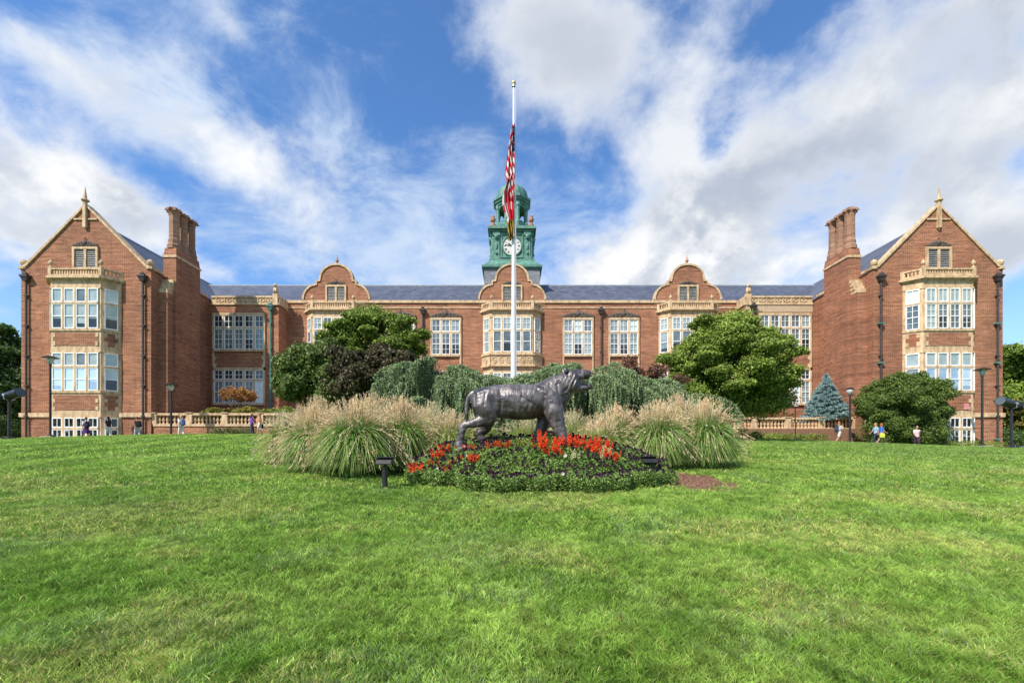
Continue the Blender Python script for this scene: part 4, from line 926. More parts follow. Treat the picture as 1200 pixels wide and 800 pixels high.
# ------------------------------------------------------------------ flower bed
BX = .62; BY = 12.3
def bed(x, y):                                       # mounded soil
    d_ = ((np.asarray(x)-BX)/3.25)**2+((np.asarray(y)-BY)/2.15)**2
    return H(x, y)+.74*np.clip(1-d_, 0, 1)**.7+.02
bx_ = far(BX-4.0, BX+5.2, 140); by_ = far(BY-2.6, BY+2.6, 90)
gx, gy = np.meshgrid(bx_, by_)
def bedz(x, y):
    ins = (((x-BX)/3.2)**2+((y-BY)/2.1)**2 < 1) | (((x-4.5)/.95)**2+((y-11.7)/1.45)**2 < 1+.45*np.sin(x*5+y*3)*np.sin(y*7-x*2))
    return np.where(ins, bed(x, y), H(x, y)-.05)
sheet('bed_soil', bx_, by_, M['soil'], zf=bedz)
def spikeleaf(n, P, up, size, cols, name, m_, parent, B): return fast(name, leaf_quads(P, size*(.6+.8*rng.random(n)), np.tile(np.array(up, float), (n, 1)), .5, 1.2)-B, 4, m_, parent, palette(n, cols, .3))
# petunias: a low mass of leaves with near-black trumpets
n = 150000; a = rng.random(n)*6.283; r = rng.random(n)**.42*(1+.05*np.sin(a*9)+.03*np.sin(a*23)); x = BX+.08+np.cos(a)*r*3.42; y = BY+np.sin(a)*r*(2.32+.42*(np.sin(a) < 0))
k = (y < 12.7+.25*np.sin(x*2))|(np.abs(x-BX) > 2.5); x, y = x[k], y[k]
tuss = .12+.30*fbm(x, y, 2.2, 77)+.14*fbm(x, y, 8, 78); z = bed(x, y)+tuss*(.08+.92*rng.random(len(x))**.7)
P = np.stack([x, y, z], 1); B0 = np.array((0, 0, 0.))
o = spikeleaf(len(x), P, (0, -.3, 1), .052, [(.14, .24, .05), (.20, .33, .07), (.28, .41, .10), (.08, .14, .03)], 'petunia_leaves', 'leaf', None, B0)
tag(o, 'carpet of green petunia foliage covering the front of the flower bed', 'flower bed', kind='stuff')
n = 900; sel = rng.choice(len(x), n, replace=False); c_ = P[sel].copy(); c_[:, 2] = bed(c_[:, 0], c_[:, 1])+tuss[sel]+.035; V = []; cc = []
for i in range(n):
    nd = np.array((rng.normal()*.4, -.9+rng.normal()*.3, .55)); nd /= np.linalg.norm(nd); u = np.cross(nd, (0, 0, 1)); u /= np.linalg.norm(u); v = np.cross(u, nd); rr = .030+.014*rng.random()
    col = np.array([(.022, .012, .022), (.035, .015, .035), (.06, .02, .05), (.03, .02, .02)][rng.integers(4)]) if rng.random() < .985 else np.array((.6, .55, .5))
    for q in range(5):
        a0, a1 = q*1.2566, (q+1)*1.2566; p0 = c_[i]-nd*.03; p1 = c_[i]+(u*math.cos(a0)+v*math.sin(a0))*rr*.85; p2 = c_[i]+(u*math.cos((a0+a1)/2)+v*math.sin((a0+a1)/2))*rr*1.15+nd*.008; p3 = c_[i]+(u*math.cos(a1)+v*math.sin(a1))*rr*.85
        V.append((p0, p1, p2, p3)); cc.append(col)
o = fast('petunia_flowers', np.array(V), 4, 'petal', None, np.array(cc)); tag(o, 'scattered near black petunia flowers over the green carpet', 'flowers', kind='stuff')
# red salvias: individual plants from three prototypes
def salvia(name, label, cols, n_sp, hgt, loc, grp):
    t = thing(name, label, 'flowering plant', loc, group=grp)
    n = 170; P = rng.normal(size=(n, 3))*(.085, .085, .0)+np.array((0, 0, 0)); P[:, 2] = rng.random(n)*hgt*.62
    fast('leaves', leaf_quads(P, .06*(.6+.8*rng.random(n)), None, .55), 4, 'leaf', t, palette(n, [(.07, .16, .03), (.12, .22, .05)], .3))
    V = []; cc = []
    for s_ in range(n_sp):
        a = rng.random()*6.283; rr = .11*rng.random()**.5; b = np.array((math.cos(a)*rr, math.sin(a)*rr, hgt*(.5+.2*rng.random()))); L = hgt*(.30+.2*rng.random()); m_ = 42
        q = rng.random(m_); pp = b+np.stack([b[0]*.6*q, b[1]*.6*q, L*q], 1)+rng.normal(size=(m_, 3))*(.020*(1.15-q))[:, None]
        V.append(leaf_quads(pp, .034*(1.2-.5*q), None, .6)); cc.append(palette(m_, cols, .2))
    fast('flower_spikes', np.concatenate(V), 4, 'petal', t, np.concatenate(cc)); return t
RED = [(.86, .055, .012), (.90, .11, .025), (.68, .03, .012), (.88, .17, .05)]; ORG = [(.72, .13, .02), (.80, .20, .03), (.5, .07, .02)]; CRM = [(.72, .66, .42), (.6, .6, .3)]
def plant_row(proto_args, spots):
    proto = None
    for (px, py, D) in spots:
        X = at(px, 0, D)[0]; loc = (X, D, float(bed(X, D))+.02)
        if proto is None: t = salvia(*proto_args[:5], loc, proto_args[5]); proto = t
        else: t = copy_tree(proto); t.location = loc
        t.rotation_euler.z = random.random()*6; s_ = .78+.5*random.random(); t.scale = (s_, s_, s_)
jt = lambda q: q+random.uniform(-3, 3)
plant_row(('red_salvia', 'scarlet salvia with upright spikes massed in front of the front paws', RED, 11, .46, 'scarlet salvias by the front paws'),
    [(jt(q), 0, 10.95+random.uniform(-.2, .25)) for q in (632, 638, 645, 652, 659, 665, 672, 684, 693, 700, 711, 719)]+[(jt(q), 0, 11.35+random.uniform(-.2, .2)) for q in (629, 640, 655, 668, 679, 692, 704, 714)])
plant_row(('red_salvia', 'scarlet salvia in the looser drift at the left end of the bed', RED, 9, .40, 'scarlet salvias at the left end of the bed'),
    [(jt(q), 0, 11.0+random.uniform(-.3, .4)) for q in (489, 498, 506, 522, 531, 541, 549, 557)]+[(488, 0, 10.8), (538, 0, 11.6), (520, 0, 11.7), (512, 0, 11.4)])
plant_row(('orange_salvia', 'low orange salvia in the short drift under the belly of the statue', ORG, 9, .33, 'orange salvias under the statue'),
    [(jt(q), 0, 11.2+random.uniform(-.2, .2)) for q in (562, 572, 578, 588, 594, 612)]+[(580, 0, 11.6), (595, 0, 11.7)])
plant_row(('cream_snapdragon', 'cream flowered plant among the scarlet salvias on the right', CRM, 5, .42, 'cream flowers on the right of the bed'),
    [(677, 0, 10.7), (703, 0, 10.9), (710, 0, 10.8), (716, 0, 11.0)])

# woods added out of view behind the viewer to darken the window glass
bl_ = []
for k in range(46): a = -150+k*6.6; bl_.append(((a, -75+rng.normal()*5, 3+2*rng.random()), (6, 5, 6+4*rng.random())))
P_, N_, K_ = crown_pts(bl_, 5, .5); o = fast('reflection_trees', leaf_quads(P_, 1.1, N_, .7, 1.0), 4, 'leaf', None, palette(len(P_), GD)); tag(o, 'dark green belt of trees added unseen behind the viewer to darken the window reflections', 'reflection_trees', kind='stuff')
# ------------------------------------------------------------------ the lawn's grass blades
def lawn_blades():
    V3 = []; C3 = []; V4 = []; C4 = []
    bands = [(2.5, 4.2, 9500, .066, .0030), (4.2, 6.5, 5200, .066, .0038), (6.5, 10, 2300, .068, .0055), (10, 17, 850, .07, .009), (17, 38, 210, .075, .017)]
    for (y0, y1, dn, hg, wd) in bands:
        nn = int(dn*(1.15*(y1*y1-y0*y0)+4.4*(y1-y0))); y = np.sqrt(rng.random(nn)*(y1*y1-y0*y0)+y0*y0); x = (rng.random(nn)*2-1)*(y*1.15+2.2)
        inbed = (((x-BX)/3.1)**2+((y-BY)/2.02)**2 < 1) | (((x-4.5)/.90)**2+((y-11.7)/1.4)**2 < 1+.45*np.sin(x*5+y*3)*np.sin(y*7-x*2)-.35*(rng.random(nn) < .25))
        k = ~inbed & (np.abs(x) < 46); x, y = x[k], y[k]; n = len(x)
        big = fbm(x, y, .45, 3); mid = fbm(x, y, 1.6, 9); tuf = fbm(x, y, 6.5, 13); z = H(x, y)
        hh = hg*(.5+.6*rng.random(n))*(.15+1.75*tuf)*(.8+.4*big)
        a = rng.random(n)*6.283; comb = fbm(x, y, 5.0, 21)*20.0; ca = np.where(rng.random(n) < .45, comb+rng.normal(size=n)*.8, a); ln_ = hh*(.35+.9*rng.random(n))
        lx, ly = np.cos(ca)*ln_, np.sin(ca)*ln_; ww = wd*(.6+.8*rng.random(n)); sx, sy = np.cos(a)*ww, np.sin(a)*ww
        p0 = np.stack([x-sx, y-sy, z-.005], 1); p1 = np.stack([x+sx, y+sy, z-.005], 1); m0 = np.stack([x+lx*.35-sx*.8, y+ly*.35-sy*.8, z+hh*.62], 1); m1 = np.stack([x+lx*.35+sx*.8, y+ly*.35+sy*.8, z+hh*.62], 1); tp = np.stack([x+lx, y+ly, z+hh], 1)
        g1 = np.array((.178, .325, .044)); g2 = np.array((.34, .50, .095)); ye = np.array((.50, .52, .15)); st = np.array((.52, .42, .20)); bl = np.array((.27, .38, .17))
        t = np.clip((mid-.3)*2.2, 0, 1)[:, None]; c = g1*(1-t)+g2*t
        dry = np.clip((fbm(x, y, .75, 51)-.53)*5.5, 0, 1)*np.clip(1.5-np.abs(y-8)/9, .15, 1); u = rng.random(n)
        c = np.where((u < dry*.36+.03)[:, None], ye, c); c = np.where((u > .99-dry*.08)[:, None], st, c)
        pale = np.clip((fbm(x, y, 1.1, 61)-.54)*5, 0, 1); c = np.where((rng.random(n) < pale*.22)[:, None], bl, c)
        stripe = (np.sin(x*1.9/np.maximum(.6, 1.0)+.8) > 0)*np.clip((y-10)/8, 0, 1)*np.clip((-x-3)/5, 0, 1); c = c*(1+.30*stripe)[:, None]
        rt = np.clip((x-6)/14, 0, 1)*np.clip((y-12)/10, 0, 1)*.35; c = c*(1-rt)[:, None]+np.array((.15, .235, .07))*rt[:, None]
        fine = fbm(x, y, 11, 91); c = c*(.62+.8*np.clip((fine-.25)*1.7, 0, 1))[:, None]*(.72+.56*rng.random((n, 1)))*(.86+.3*big)[:, None]
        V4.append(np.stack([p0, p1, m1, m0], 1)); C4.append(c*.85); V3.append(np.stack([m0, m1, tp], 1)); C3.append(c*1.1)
    # quads and tips in one mesh
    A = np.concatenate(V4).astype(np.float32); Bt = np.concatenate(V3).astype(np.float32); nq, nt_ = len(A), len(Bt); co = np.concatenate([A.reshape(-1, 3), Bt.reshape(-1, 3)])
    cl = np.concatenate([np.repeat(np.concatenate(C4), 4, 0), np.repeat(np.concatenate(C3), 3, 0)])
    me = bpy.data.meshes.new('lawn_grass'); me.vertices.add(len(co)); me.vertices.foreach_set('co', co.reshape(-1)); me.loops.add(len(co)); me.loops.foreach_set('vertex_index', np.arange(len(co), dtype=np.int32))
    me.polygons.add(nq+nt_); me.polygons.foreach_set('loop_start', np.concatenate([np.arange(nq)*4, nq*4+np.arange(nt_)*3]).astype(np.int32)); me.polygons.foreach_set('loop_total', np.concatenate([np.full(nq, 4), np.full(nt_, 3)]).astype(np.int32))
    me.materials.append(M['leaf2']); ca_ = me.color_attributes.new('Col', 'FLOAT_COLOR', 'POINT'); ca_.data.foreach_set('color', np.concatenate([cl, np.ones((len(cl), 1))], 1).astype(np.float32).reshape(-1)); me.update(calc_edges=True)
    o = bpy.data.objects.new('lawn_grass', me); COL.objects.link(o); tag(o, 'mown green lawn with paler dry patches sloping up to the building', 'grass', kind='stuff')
    print('blades', nq)
M['leaf2'] = mat('lawn blade', (.1, .2, .05), .5, attr='Col', trans=.3, spec=.3)
lawn_blades()

# ------------------------------------------------------------------ bronze tiger
TD = 11.7; TS = TD/F/6                               # metres per unit of the traced side view
def tp_(x, y, z=0): return (((520+x/6)-CX)/F*TD, TD+z*TS, (HZ-(410+y/6))/F*TD)
def loft(mb, rings, seg=20):
    """rings: (x, y, across-radius, depth-radius, z); cross-section perpendicular to the spine in the side view"""
    n = len(rings); vs = []; fs = []
    for i, (x, y, r, rz, z) in enumerate(rings):
        a = rings[max(i-1, 0)]; b = rings[min(i+1, n-1)]; tx, ty = b[0]-a[0], b[1]-a[1]; L = math.hypot(tx, ty) or 1; nx, ny = -ty/L, tx/L
        for k in range(seg): q = 2*math.pi*k/seg; vs.append(tp_(x+nx*r*math.cos(q), y+ny*r*math.cos(q), z+rz*math.sin(q)))
    for i in range(n-1):
        for k in range(seg): fs.append((i*seg+k, i*seg+(k+1) % seg, (i+1)*seg+(k+1) % seg, (i+1)*seg+k))
    fs += [tuple(range(seg))[::-1], tuple(range((n-1)*seg, n*seg))]; mb.add(vs, fs)
def tb(mb, x, y, z, rx, ry=None, rz=None, seg=14): ry = ry or rx; rz = rz or rx; mb.ball(tp_(x, y, z), (rx*TS, rz*TS, ry*TS), seg)
tg = MB()
loft(tg, [(190, 335, 12, 20, 0), (205, 340, 48, 52, 0), (235, 342, 74, 78, 0), (290, 350, 97, 92, 0), (350, 358, 112, 96, 0), (430, 362, 122, 102, 0), (520, 366, 128, 108, 0), (610, 364, 124, 106, 0), (680, 352, 118, 100, 0), (740, 335, 108, 92, 0), (800, 318, 92, 82, 0), (838, 318, 62, 64, 0), (852, 318, 24, 30, 0)])
loft(tg, [(690, 325, 98, 84, 0), (755, 292, 96, 80, 0), (815, 258, 88, 74, 0), (868, 226, 70, 68, 0), (905, 206, 52, 58, 0)])
loft(tg, [(770, 360, 80, 70, 0), (815, 335, 75, 66, 0), (850, 295, 62, 60, 0), (885, 265, 45, 50, 0)])
tb(tg, 905, 205, 0, 66, 68, 70); tb(tg, 935, 176, 0, 54, 42, 54); tb(tg, 893, 240, 36, 56, 64, 44); tb(tg, 893, 240, -36, 56, 64, 44); tb(tg, 912, 272, 0, 52, 32, 50); tb(tg, 958, 190, -40, 24, 20, 20); tb(tg, 958, 190, 40, 24, 20, 20)
loft(tg, [(925, 180, 48, 50, 0), (960, 176, 41, 44, 0), (995, 172, 36, 40, 0), (1018, 171, 31, 35, 0), (1030, 170, 17, 24, 0)])   # upper muzzle
tb(tg, 1000, 183, 17, 26, 18, 16); tb(tg, 1000, 183, -17, 26, 18, 16)
loft(tg, [(925, 265, 34, 40, 0), (965, 269, 25, 34, 0), (1000, 268, 20, 29, 0), (1026, 262, 17, 24, 0), (1043, 254, 11, 16, 0)])  # jaw
for q in (-1, 1):
    loft(tg, [(862, 165, 20, 14, 46*q), (850, 146, 19, 9, 50*q), (843, 128+8*(q < 0), 8, 5, 52*q)]); tb(tg, 945, 155, 30*q, 16, 10, 12)
# near hind leg (z -) stretched back
loft(tg, [(262, 320, 62, 40, -52), (285, 380, 88, 50, -58), (318, 440, 76, 46, -60), (330, 482, 56, 38, -60)]); loft(tg, [(350, 455, 50, 36, -60), (300, 492, 50, 34, -60), (245, 512, 38, 28, -60), (190, 524, 29, 23, -60), (152, 530, 25, 20, -60)])
loft(tg, [(165, 512, 22, 20, -60), (143, 540, 29, 21, -60), (130, 590, 27, 22, -60), (120, 640, 29, 25, -60), (116, 680, 32, 30, -60)]); loft(tg, [(104, 698, 26, 30, -60), (135, 700, 24, 34, -60), (165, 706, 17, 30, -60)])
# far hind leg (z +)
loft(tg, [(270, 350, 80, 45, 52), (285, 430, 82, 46, 58), (300, 500, 62, 38, 60), (285, 550, 44, 30, 60), (250, 580, 36, 26, 60), (240, 592, 30, 24, 60)]); loft(tg, [(238, 580, 30, 24, 60), (265, 625, 28, 24, 60), (295, 665, 28, 26, 60), (305, 690, 30, 30, 60)]); loft(tg, [(300, 700, 24, 30, 60), (335, 703, 22, 34, 60), (362, 708, 15, 28, 60)])
# near front leg
loft(tg, [(735, 300, 52, 30, -56), (752, 370, 78, 44, -64), (768, 440, 70, 46, -68), (785, 500, 56, 42, -68), (808, 560, 46, 38, -68), (828, 610, 42, 36, -68), (842, 660, 38, 36, -68), (846, 690, 38, 38, -68)]); loft(tg, [(838, 702, 26, 38, -68), (875, 704, 26, 42, -68), (908, 710, 17, 34, -68)])
# far front leg, set back
loft(tg, [(735, 400, 74, 40, 60), (715, 480, 54, 36, 62), (690, 545, 42, 32, 62), (672, 600, 37, 30, 62), (664, 650, 34, 30, 62), (664, 690, 34, 33, 62)]); loft(tg, [(660, 702, 24, 34, 62), (695, 704, 24, 38, 62), (724, 710, 16, 30, 62)])
for (bx0, z0_) in ((165, -60), (362, 60), (908, -68), (724, 62)):
    for q in (-24, -8, 8, 24): tb(tg, bx0-4-abs(q)*.25, 703, z0_+q, 20, 14, 9, 10)
# tail
loft(tg, [(225, 296, 22, 22, -8), (200, 306, 19, 19, -12), (180, 330, 17, 17, -14), (166, 370, 15.5, 15.5, -14), (161, 420, 15, 15, -12), (163, 470, 14, 14, -10), (168, 512, 12, 12, -8), (170, 524, 6, 6, -8)], 12)
me = blob(tg, .016, 9, .6)
# muscle folds, stripes and ruff worked into the bronze
nv = len(me.vertices); co = np.empty(nv*3, np.float32); me.vertices.foreach_get('co', co); co = co.reshape(-1, 3); nr = np.empty(nv*3, np.float32); me.vertices.foreach_get('normal', nr); nr = nr.reshape(-1, 3)
ux = (co[:, 0]*F/TD+CX-520)*6; uy = ((HZ-co[:, 2]*F/TD)-410)*6
ruff = np.exp(-((ux-895)/42)**2-((uy-240)/52)**2); dsp = ruff*.020*np.sin(ux*.22+uy*.10+3*vnoise(ux, uy, .03, 5))*(.5+vnoise(ux, uy, .06, 6))
wv = np.sin((ux+.30*(uy-350)+26*vnoise(ux, uy, .012, 8)*2)*.145); body = np.clip((uy-225)/30, 0, 1)*np.clip((860-ux)/40, 0, 1); dsp += -.0022*np.clip((uy-275)/50, 0, 1)*body*np.clip(wv-.3, 0, 1)*(vnoise(ux, uy, .013, 33) > .45)
leg = np.clip((uy-480)/40, 0, 1); dsp += -.006*leg*np.clip(np.sin(uy*.16+ux*.05)-.2, 0, 1)
fold = lambda x0, y0, x1, y1, w_: np.exp(-((np.abs((y1-y0)*(ux-x0)-(x1-x0)*(uy-y0))/math.hypot(x1-x0, y1-y0))/w_)**2)*((((ux-x0)*(x1-x0)+(uy-y0)*(y1-y0))/((x1-x0)**2+(y1-y0)**2) > -.03) & (((ux-x0)*(x1-x0)+(uy-y0)*(y1-y0))/((x1-x0)**2+(y1-y0)**2) < 1.03))
for f_ in ((650, 285, 705, 330, 9), (705, 330, 700, 440, 9), (395, 285, 410, 360, 10), (410, 360, 395, 450, 9), (790, 250, 815, 400, 9), (220, 310, 230, 400, 8), (735, 250, 790, 330, 8), (540, 340, 640, 400, 8), (300, 300, 290, 400, 7), (800, 225, 850, 300, 8)): dsp -= .022*fold(*f_)
dsp += .026*(fbm(ux, uy, .016, 15)-.5)
for bx1, by1, br, bh in ((748, 320, 48, .026), (770, 425, 42, .022), (278, 395, 58, .024), (600, 400, 85, .014), (425, 420, 42, -.034), (420, 300, 40, -.016), (690, 440, 30, -.026), (850, 330, 30, -.014), (330, 300, 40, .012), (815, 300, 30, .014), (180, 530, 16, .010)):
    dsp += bh*np.exp(-((ux-bx1)/br)**2-((uy-by1)/br)**2)
dsp -= .007*np.clip((uy-330)/60, 0, 1)*np.exp(-((ux-600)/90)**2)*np.clip(np.sin((ux+.5*uy)*.16), 0, 1)
dsp -= .014*np.exp(-((ux-956)/9)**2-((uy-165)/6)**2)   # eye sockets
co = co+nr*dsp[:, None]; me.vertices.foreach_set('co', co.astype(np.float32).reshape(-1)); me.update()
tb0 = tp_(510, 712); troot = thing('tiger_statue', 'life size dark bronze tiger walking right with head raised and mouth open, above red salvias', 'statue', tb0)
me.transform(Matrix.Translation(-Vector(tb0)))
def bronze():
    m = bpy.data.materials.new('bronze'); m.use_nodes = True; N = NT(m.node_tree); p = N.n('ShaderNodeBsdfPrincipled'); o = N.n('ShaderNodeOutputMaterial'); t = N.n('ShaderNodeTexCoord'); X, Y, Z = N.sep(t.outputs['Object'])
    wv = N.n('ShaderNodeTexWave'); wv.inputs['Scale'].default_value = 1.7; wv.inputs['Distortion'].default_value = 11; wv.inputs['Detail'].default_value = 4; wv.inputs['Detail Scale'].default_value = 1.2
    N.lk(N.vec(X, N.m('MULTIPLY', Y, .4), N.m('MULTIPLY', Z, .25)), wv.inputs['Vector']); st = N.smooth(wv.outputs['Fac'], .55, .8)
    n1_ = N.smooth(N.noise(t.outputs['Object'], 3.5, 6, .65), .35, .68); n2_ = N.noise(N.vec(N.m('MULTIPLY', X, 9.0), Y, N.m('MULTIPLY', Z, 2.0)), 3, 6, .7)
    c = N.mix(n1_, (.055, .049, .053), (.195, .176, .18)); c = N.mix(N.m('MULTIPLY', st, .35), c, (.045, .040, .045)); c = N.mix(N.m('MULTIPLY', N.smooth(n2_, .5, .75), .35), c, (.21, .15, .115))
    N.lk(c, p.inputs['Base Color']); p.inputs['Metallic'].default_value = .35; N.lk(N.m('ADD', N.m('MULTIPLY', n1_, .15), .32), p.inputs['Roughness'])
    b = N.n('ShaderNodeBump'); b.inputs['Strength'].default_value = .35; b.inputs['Distance'].default_value = .02; N.lk(N.m('ADD', N.noise(t.outputs['Object'], 22, 5, .6), N.m('MULTIPLY', st, -.4)), b.inputs['Height']); N.lk(b.outputs[0], p.inputs['Normal']); N.lk(p.outputs[0], o.inputs[0]); return m
M['bronze'] = bronze()
link('body', me, 'bronze', troot)
def tpart(mb, name, m_='bronze'): return mb.build(name, m_, troot, off=Vector(tb0), smooth=True)
for q in (-1, 1):
    e = MB(); e.ball(tp_(957, 164, 37*q), (8*TS, 6*TS, 6*TS), 10); tpart(e, 'eye', 'black')
no = MB(); no.ball(tp_(1026, 152, 0), (11*TS, 17*TS, 9*TS), 10); no.ball(tp_(1030, 160, 0), (6*TS, 9*TS, 9*TS), 8); tpart(no, 'nose', 'black')
for (x, y0, y1, z) in ((1008, 190, 214, 15), (1008, 190, 214, -15), (1026, 250, 228, 12), (1026, 250, 228, -12)):
    e = MB(); e.tube([tp_(x, y0, z), tp_(x+2, (y0+y1)/2, z), tp_(x, y1, z)], [5*TS, 3.6*TS, .6*TS], 8); tpart(e, 'fang', 'bronze')
e = MB(); e.tube([tp_(945, 240, 0), tp_(985, 247, 0), tp_(1012, 244, 0)], [15*TS, 13*TS, 6*TS], 10); tpart(e, 'tongue')
bs = MB(); bs.vprism([(tp_(x, 0)[0], TD+y) for x, y in ((70, -.26), (950, -.30), (985, 0), (950, .30), (80, .28), (60, 0))], tp_(0, 740)[2]-.45, tp_(0, 714)[2]); tpart(bs, 'base', 'bronze')

# ------------------------------------------------------------------ flagpole and flags
FPX = at(602, 0, 22)[0]; fz = h1(FPX, 22)
fp = thing('flagpole', 'tall white flagpole with gold ball behind the weeping cedars', 'flagpole', (FPX, 22, fz)); off = Vector(fp.location)
top = at(0, 99, 22)[2]
m_ = MB(); m_.lathe((FPX, 22, 0), [(.28, fz), (.28, fz+.15), (.15, fz+.25), (.14, 4), (.10, 9), (.06, 14), (.042, top-.15)], 16); m_.build('pole', 'polewhite', fp, off, smooth=True)
m_ = MB(); m_.lathe((FPX, 22, top-.15), [(.04, 0), (.09, .03), (.09, .1), (.04, .12)], 12); m_.build('truck', 'chrome', fp, off)
m_ = MB(); m_.ball((FPX, 22, top+.06), .11, 14); m_.build('finial_ball', 'goldball', fp, off, smooth=True)
m_ = MB(); m_.tube([(FPX+.13, 21.86, fz+1.3), (FPX+.10, 21.9, 9), (FPX+.10, 21.93, top-.1)], .012, 5); m_.build('halyard', 'polewhite', fp, off)
def flag(name, label, z1, z0, wfun, colfun, seed, dx, parts=30):
    """limp cloth: deep vertical folds hanging beside the pole"""
    g = np.random.default_rng(seed); nu, nv_ = 46, 70; V = np.zeros((nv_+1, nu+1, 3)); Cc = np.zeros((nv_+1, nu+1, 3))
    ph = g.random(4)*6
    for j in range(nv_+1):
        s_ = j/nv_; w_ = wfun(s_)
        for i in range(nu+1):
            u = i/nu; fo = math.sin(u*17+ph[0]+s_*2.2)*.5+math.sin(u*31+ph[1]-s_*3)*.22
            V[j, i] = (FPX+dx(s_)-w_*(u**.9)+.03*fo, 21.84-.17*fo*(.3+u)-.02*math.sin(s_*9+ph[2]), z1+(z0-z1)*(s_*(1-.06*u)+.02*math.sin(u*7+s_*4))-u*.25)
            Cc[j, i] = colfun(u, s_)
    me = bpy.data.meshes.new(name); idx = lambda j, i: j*(nu+1)+i
    me.from_pydata((V.reshape(-1, 3)-np.array((FPX, 21.84, z0))).tolist(), [], [(idx(j, i), idx(j, i+1), idx(j+1, i+1), idx(j+1, i)) for j in range(nv_) for i in range(nu)])
    ca_ = me.color_attributes.new('Col', 'FLOAT_COLOR', 'POINT'); ca_.data.foreach_set('color', np.concatenate([Cc.reshape(-1, 3), np.ones((len(V.reshape(-1, 3)), 1))], 1).astype(np.float32).reshape(-1))
    me.materials.append(M['flagcloth']); me.polygons.foreach_set('use_smooth', [True]*len(me.polygons)); o = bpy.data.objects.new(name, me); COL.objects.link(o); o.location = (FPX, 21.84, z0)
    sd_ = o.modifiers.new('t', 'SOLIDIFY'); sd_.thickness = .006
    return tag(o, label, 'flag')
RD = (.62, .012, .03); WH = (.72, .70, .68); NV = (.015, .02, .09); GO = (.62, .40, .06); BK = (.015, .013, .014)
def us(u, s_):
    q = s_+u*.34                                     # the fly droops so the stripes run slantwise down
    if u < .42 and s_ < .36: return WH if (math.sin(u*60)*math.sin(s_*70) > .82) else NV
    return RD if int(q*15) % 2 == 0 else WH
def md(u, s_):                                       # quartered: gold and black bars, red and white cross
    q = s_+u*.5
    if s_ < .26: return RD if (u*6+s_*3) % 1 < .5 else WH
    if s_ < .42: return RD if u < .7 else WH
    if s_ < .55: return WH if (u*5) % 1 < .3 else RD
    return (GO if (u*7+s_*5) % 1 < .5 else BK) if s_ > .70 else (RD if u < .6 else WH)
zf = lambda py: at(0, py, 22)[2]
flag('national_flag', 'limp red and white striped flag with blue canton, upper flag on the pole', zf(146), zf(237), lambda s_: (.16+.30*min(1, s_*1.6)) if s_ < .62 else .46-.30*(s_-.62)/.38, us, 3, lambda s_: .04-.01*s_)
flag('state_flag', 'limp red, gold and black quartered flag hanging below the striped flag', zf(206), zf(281), lambda s_: .30+.26*math.sin(min(1, s_*1.5)*math.pi)*(s_ < .67)+.0 if s_ < .67 else .34-.18*(s_-.67), md, 5, lambda s_: .03-.02*s_)

# ------------------------------------------------------------------ lamps
def lamp_post(px, ytop, D, label, style='dish'):
    X = at(px, 0, D)[0]; g = h1(X, D); zt = at(0, ytop, D)[2]; t = thing('lamp_post', label, 'lamp post', (X, D, g)); off = Vector(t.location)
    m_ = MB(); m_.box(X-.42, X+.42, D-.42, D+.42, g-.4, g+.14); m_.build('concrete_base', 'concrete', t, off)
    m_ = MB(); m_.lathe((X, D, 0), [(.2, g+.14), (.2, g+.2), (.085, g+.28), (.075, zt-.75), (.10, zt-.74), (.10, zt-.62), (.06, zt-.6)], 12); m_.build('post', 'iron', t, off, smooth=False)
    m_ = MB()
    if style == 'dish': m_.lathe((X, D, 0), [(.10, zt-.62), (.22, zt-.35), (.24, zt-.14), (.24, zt-.10)], 14)
    else: m_.lathe((X, D, 0), [(.09, zt-.62), (.26, zt-.3), (.27, zt-.16)], 14)
    m_.build('lamp_glass', 'lampglass', t, off, smooth=True)
    m_ = MB(); m_.lathe((X, D, 0), [(.26, zt-.12), (.52, zt-.16), (.53, zt-.12), (.22, zt-.01), (.06, zt+.02), (.001, zt+.04)] if style == 'dish' else [(.31, zt-.16), (.32, zt-.12), (.12, zt), (.001, zt+.03)], 20); m_.build('lamp_cap', 'iron', t, off)
    m_ = MB()
    for a in range(4): q = a*math.pi/2+.4; m_.tube([(X+.1*math.cos(q), D+.1*math.sin(q), zt-.62), (X+.27*math.cos(q), D+.27*math.sin(q), zt-.13)], .014, 5)
    m_.build('cage', 'iron', t, off); return t
lamp_post(59, 417, 36.0, 'tall black lamp post with flat cap in front of the left gabled wing')
lamp_post(200.5, 449, 38.2, 'slim black lamp post with wide saucer cap at the left balustrade')
lamp_post(996, 454, 38.0, 'black lantern lamp post between the blue spruce and the big round shrub', 'lantern')
lamp_post(1151, 431, 36.0, 'tall black lamp post with flat cap in front of the right gabled wing')
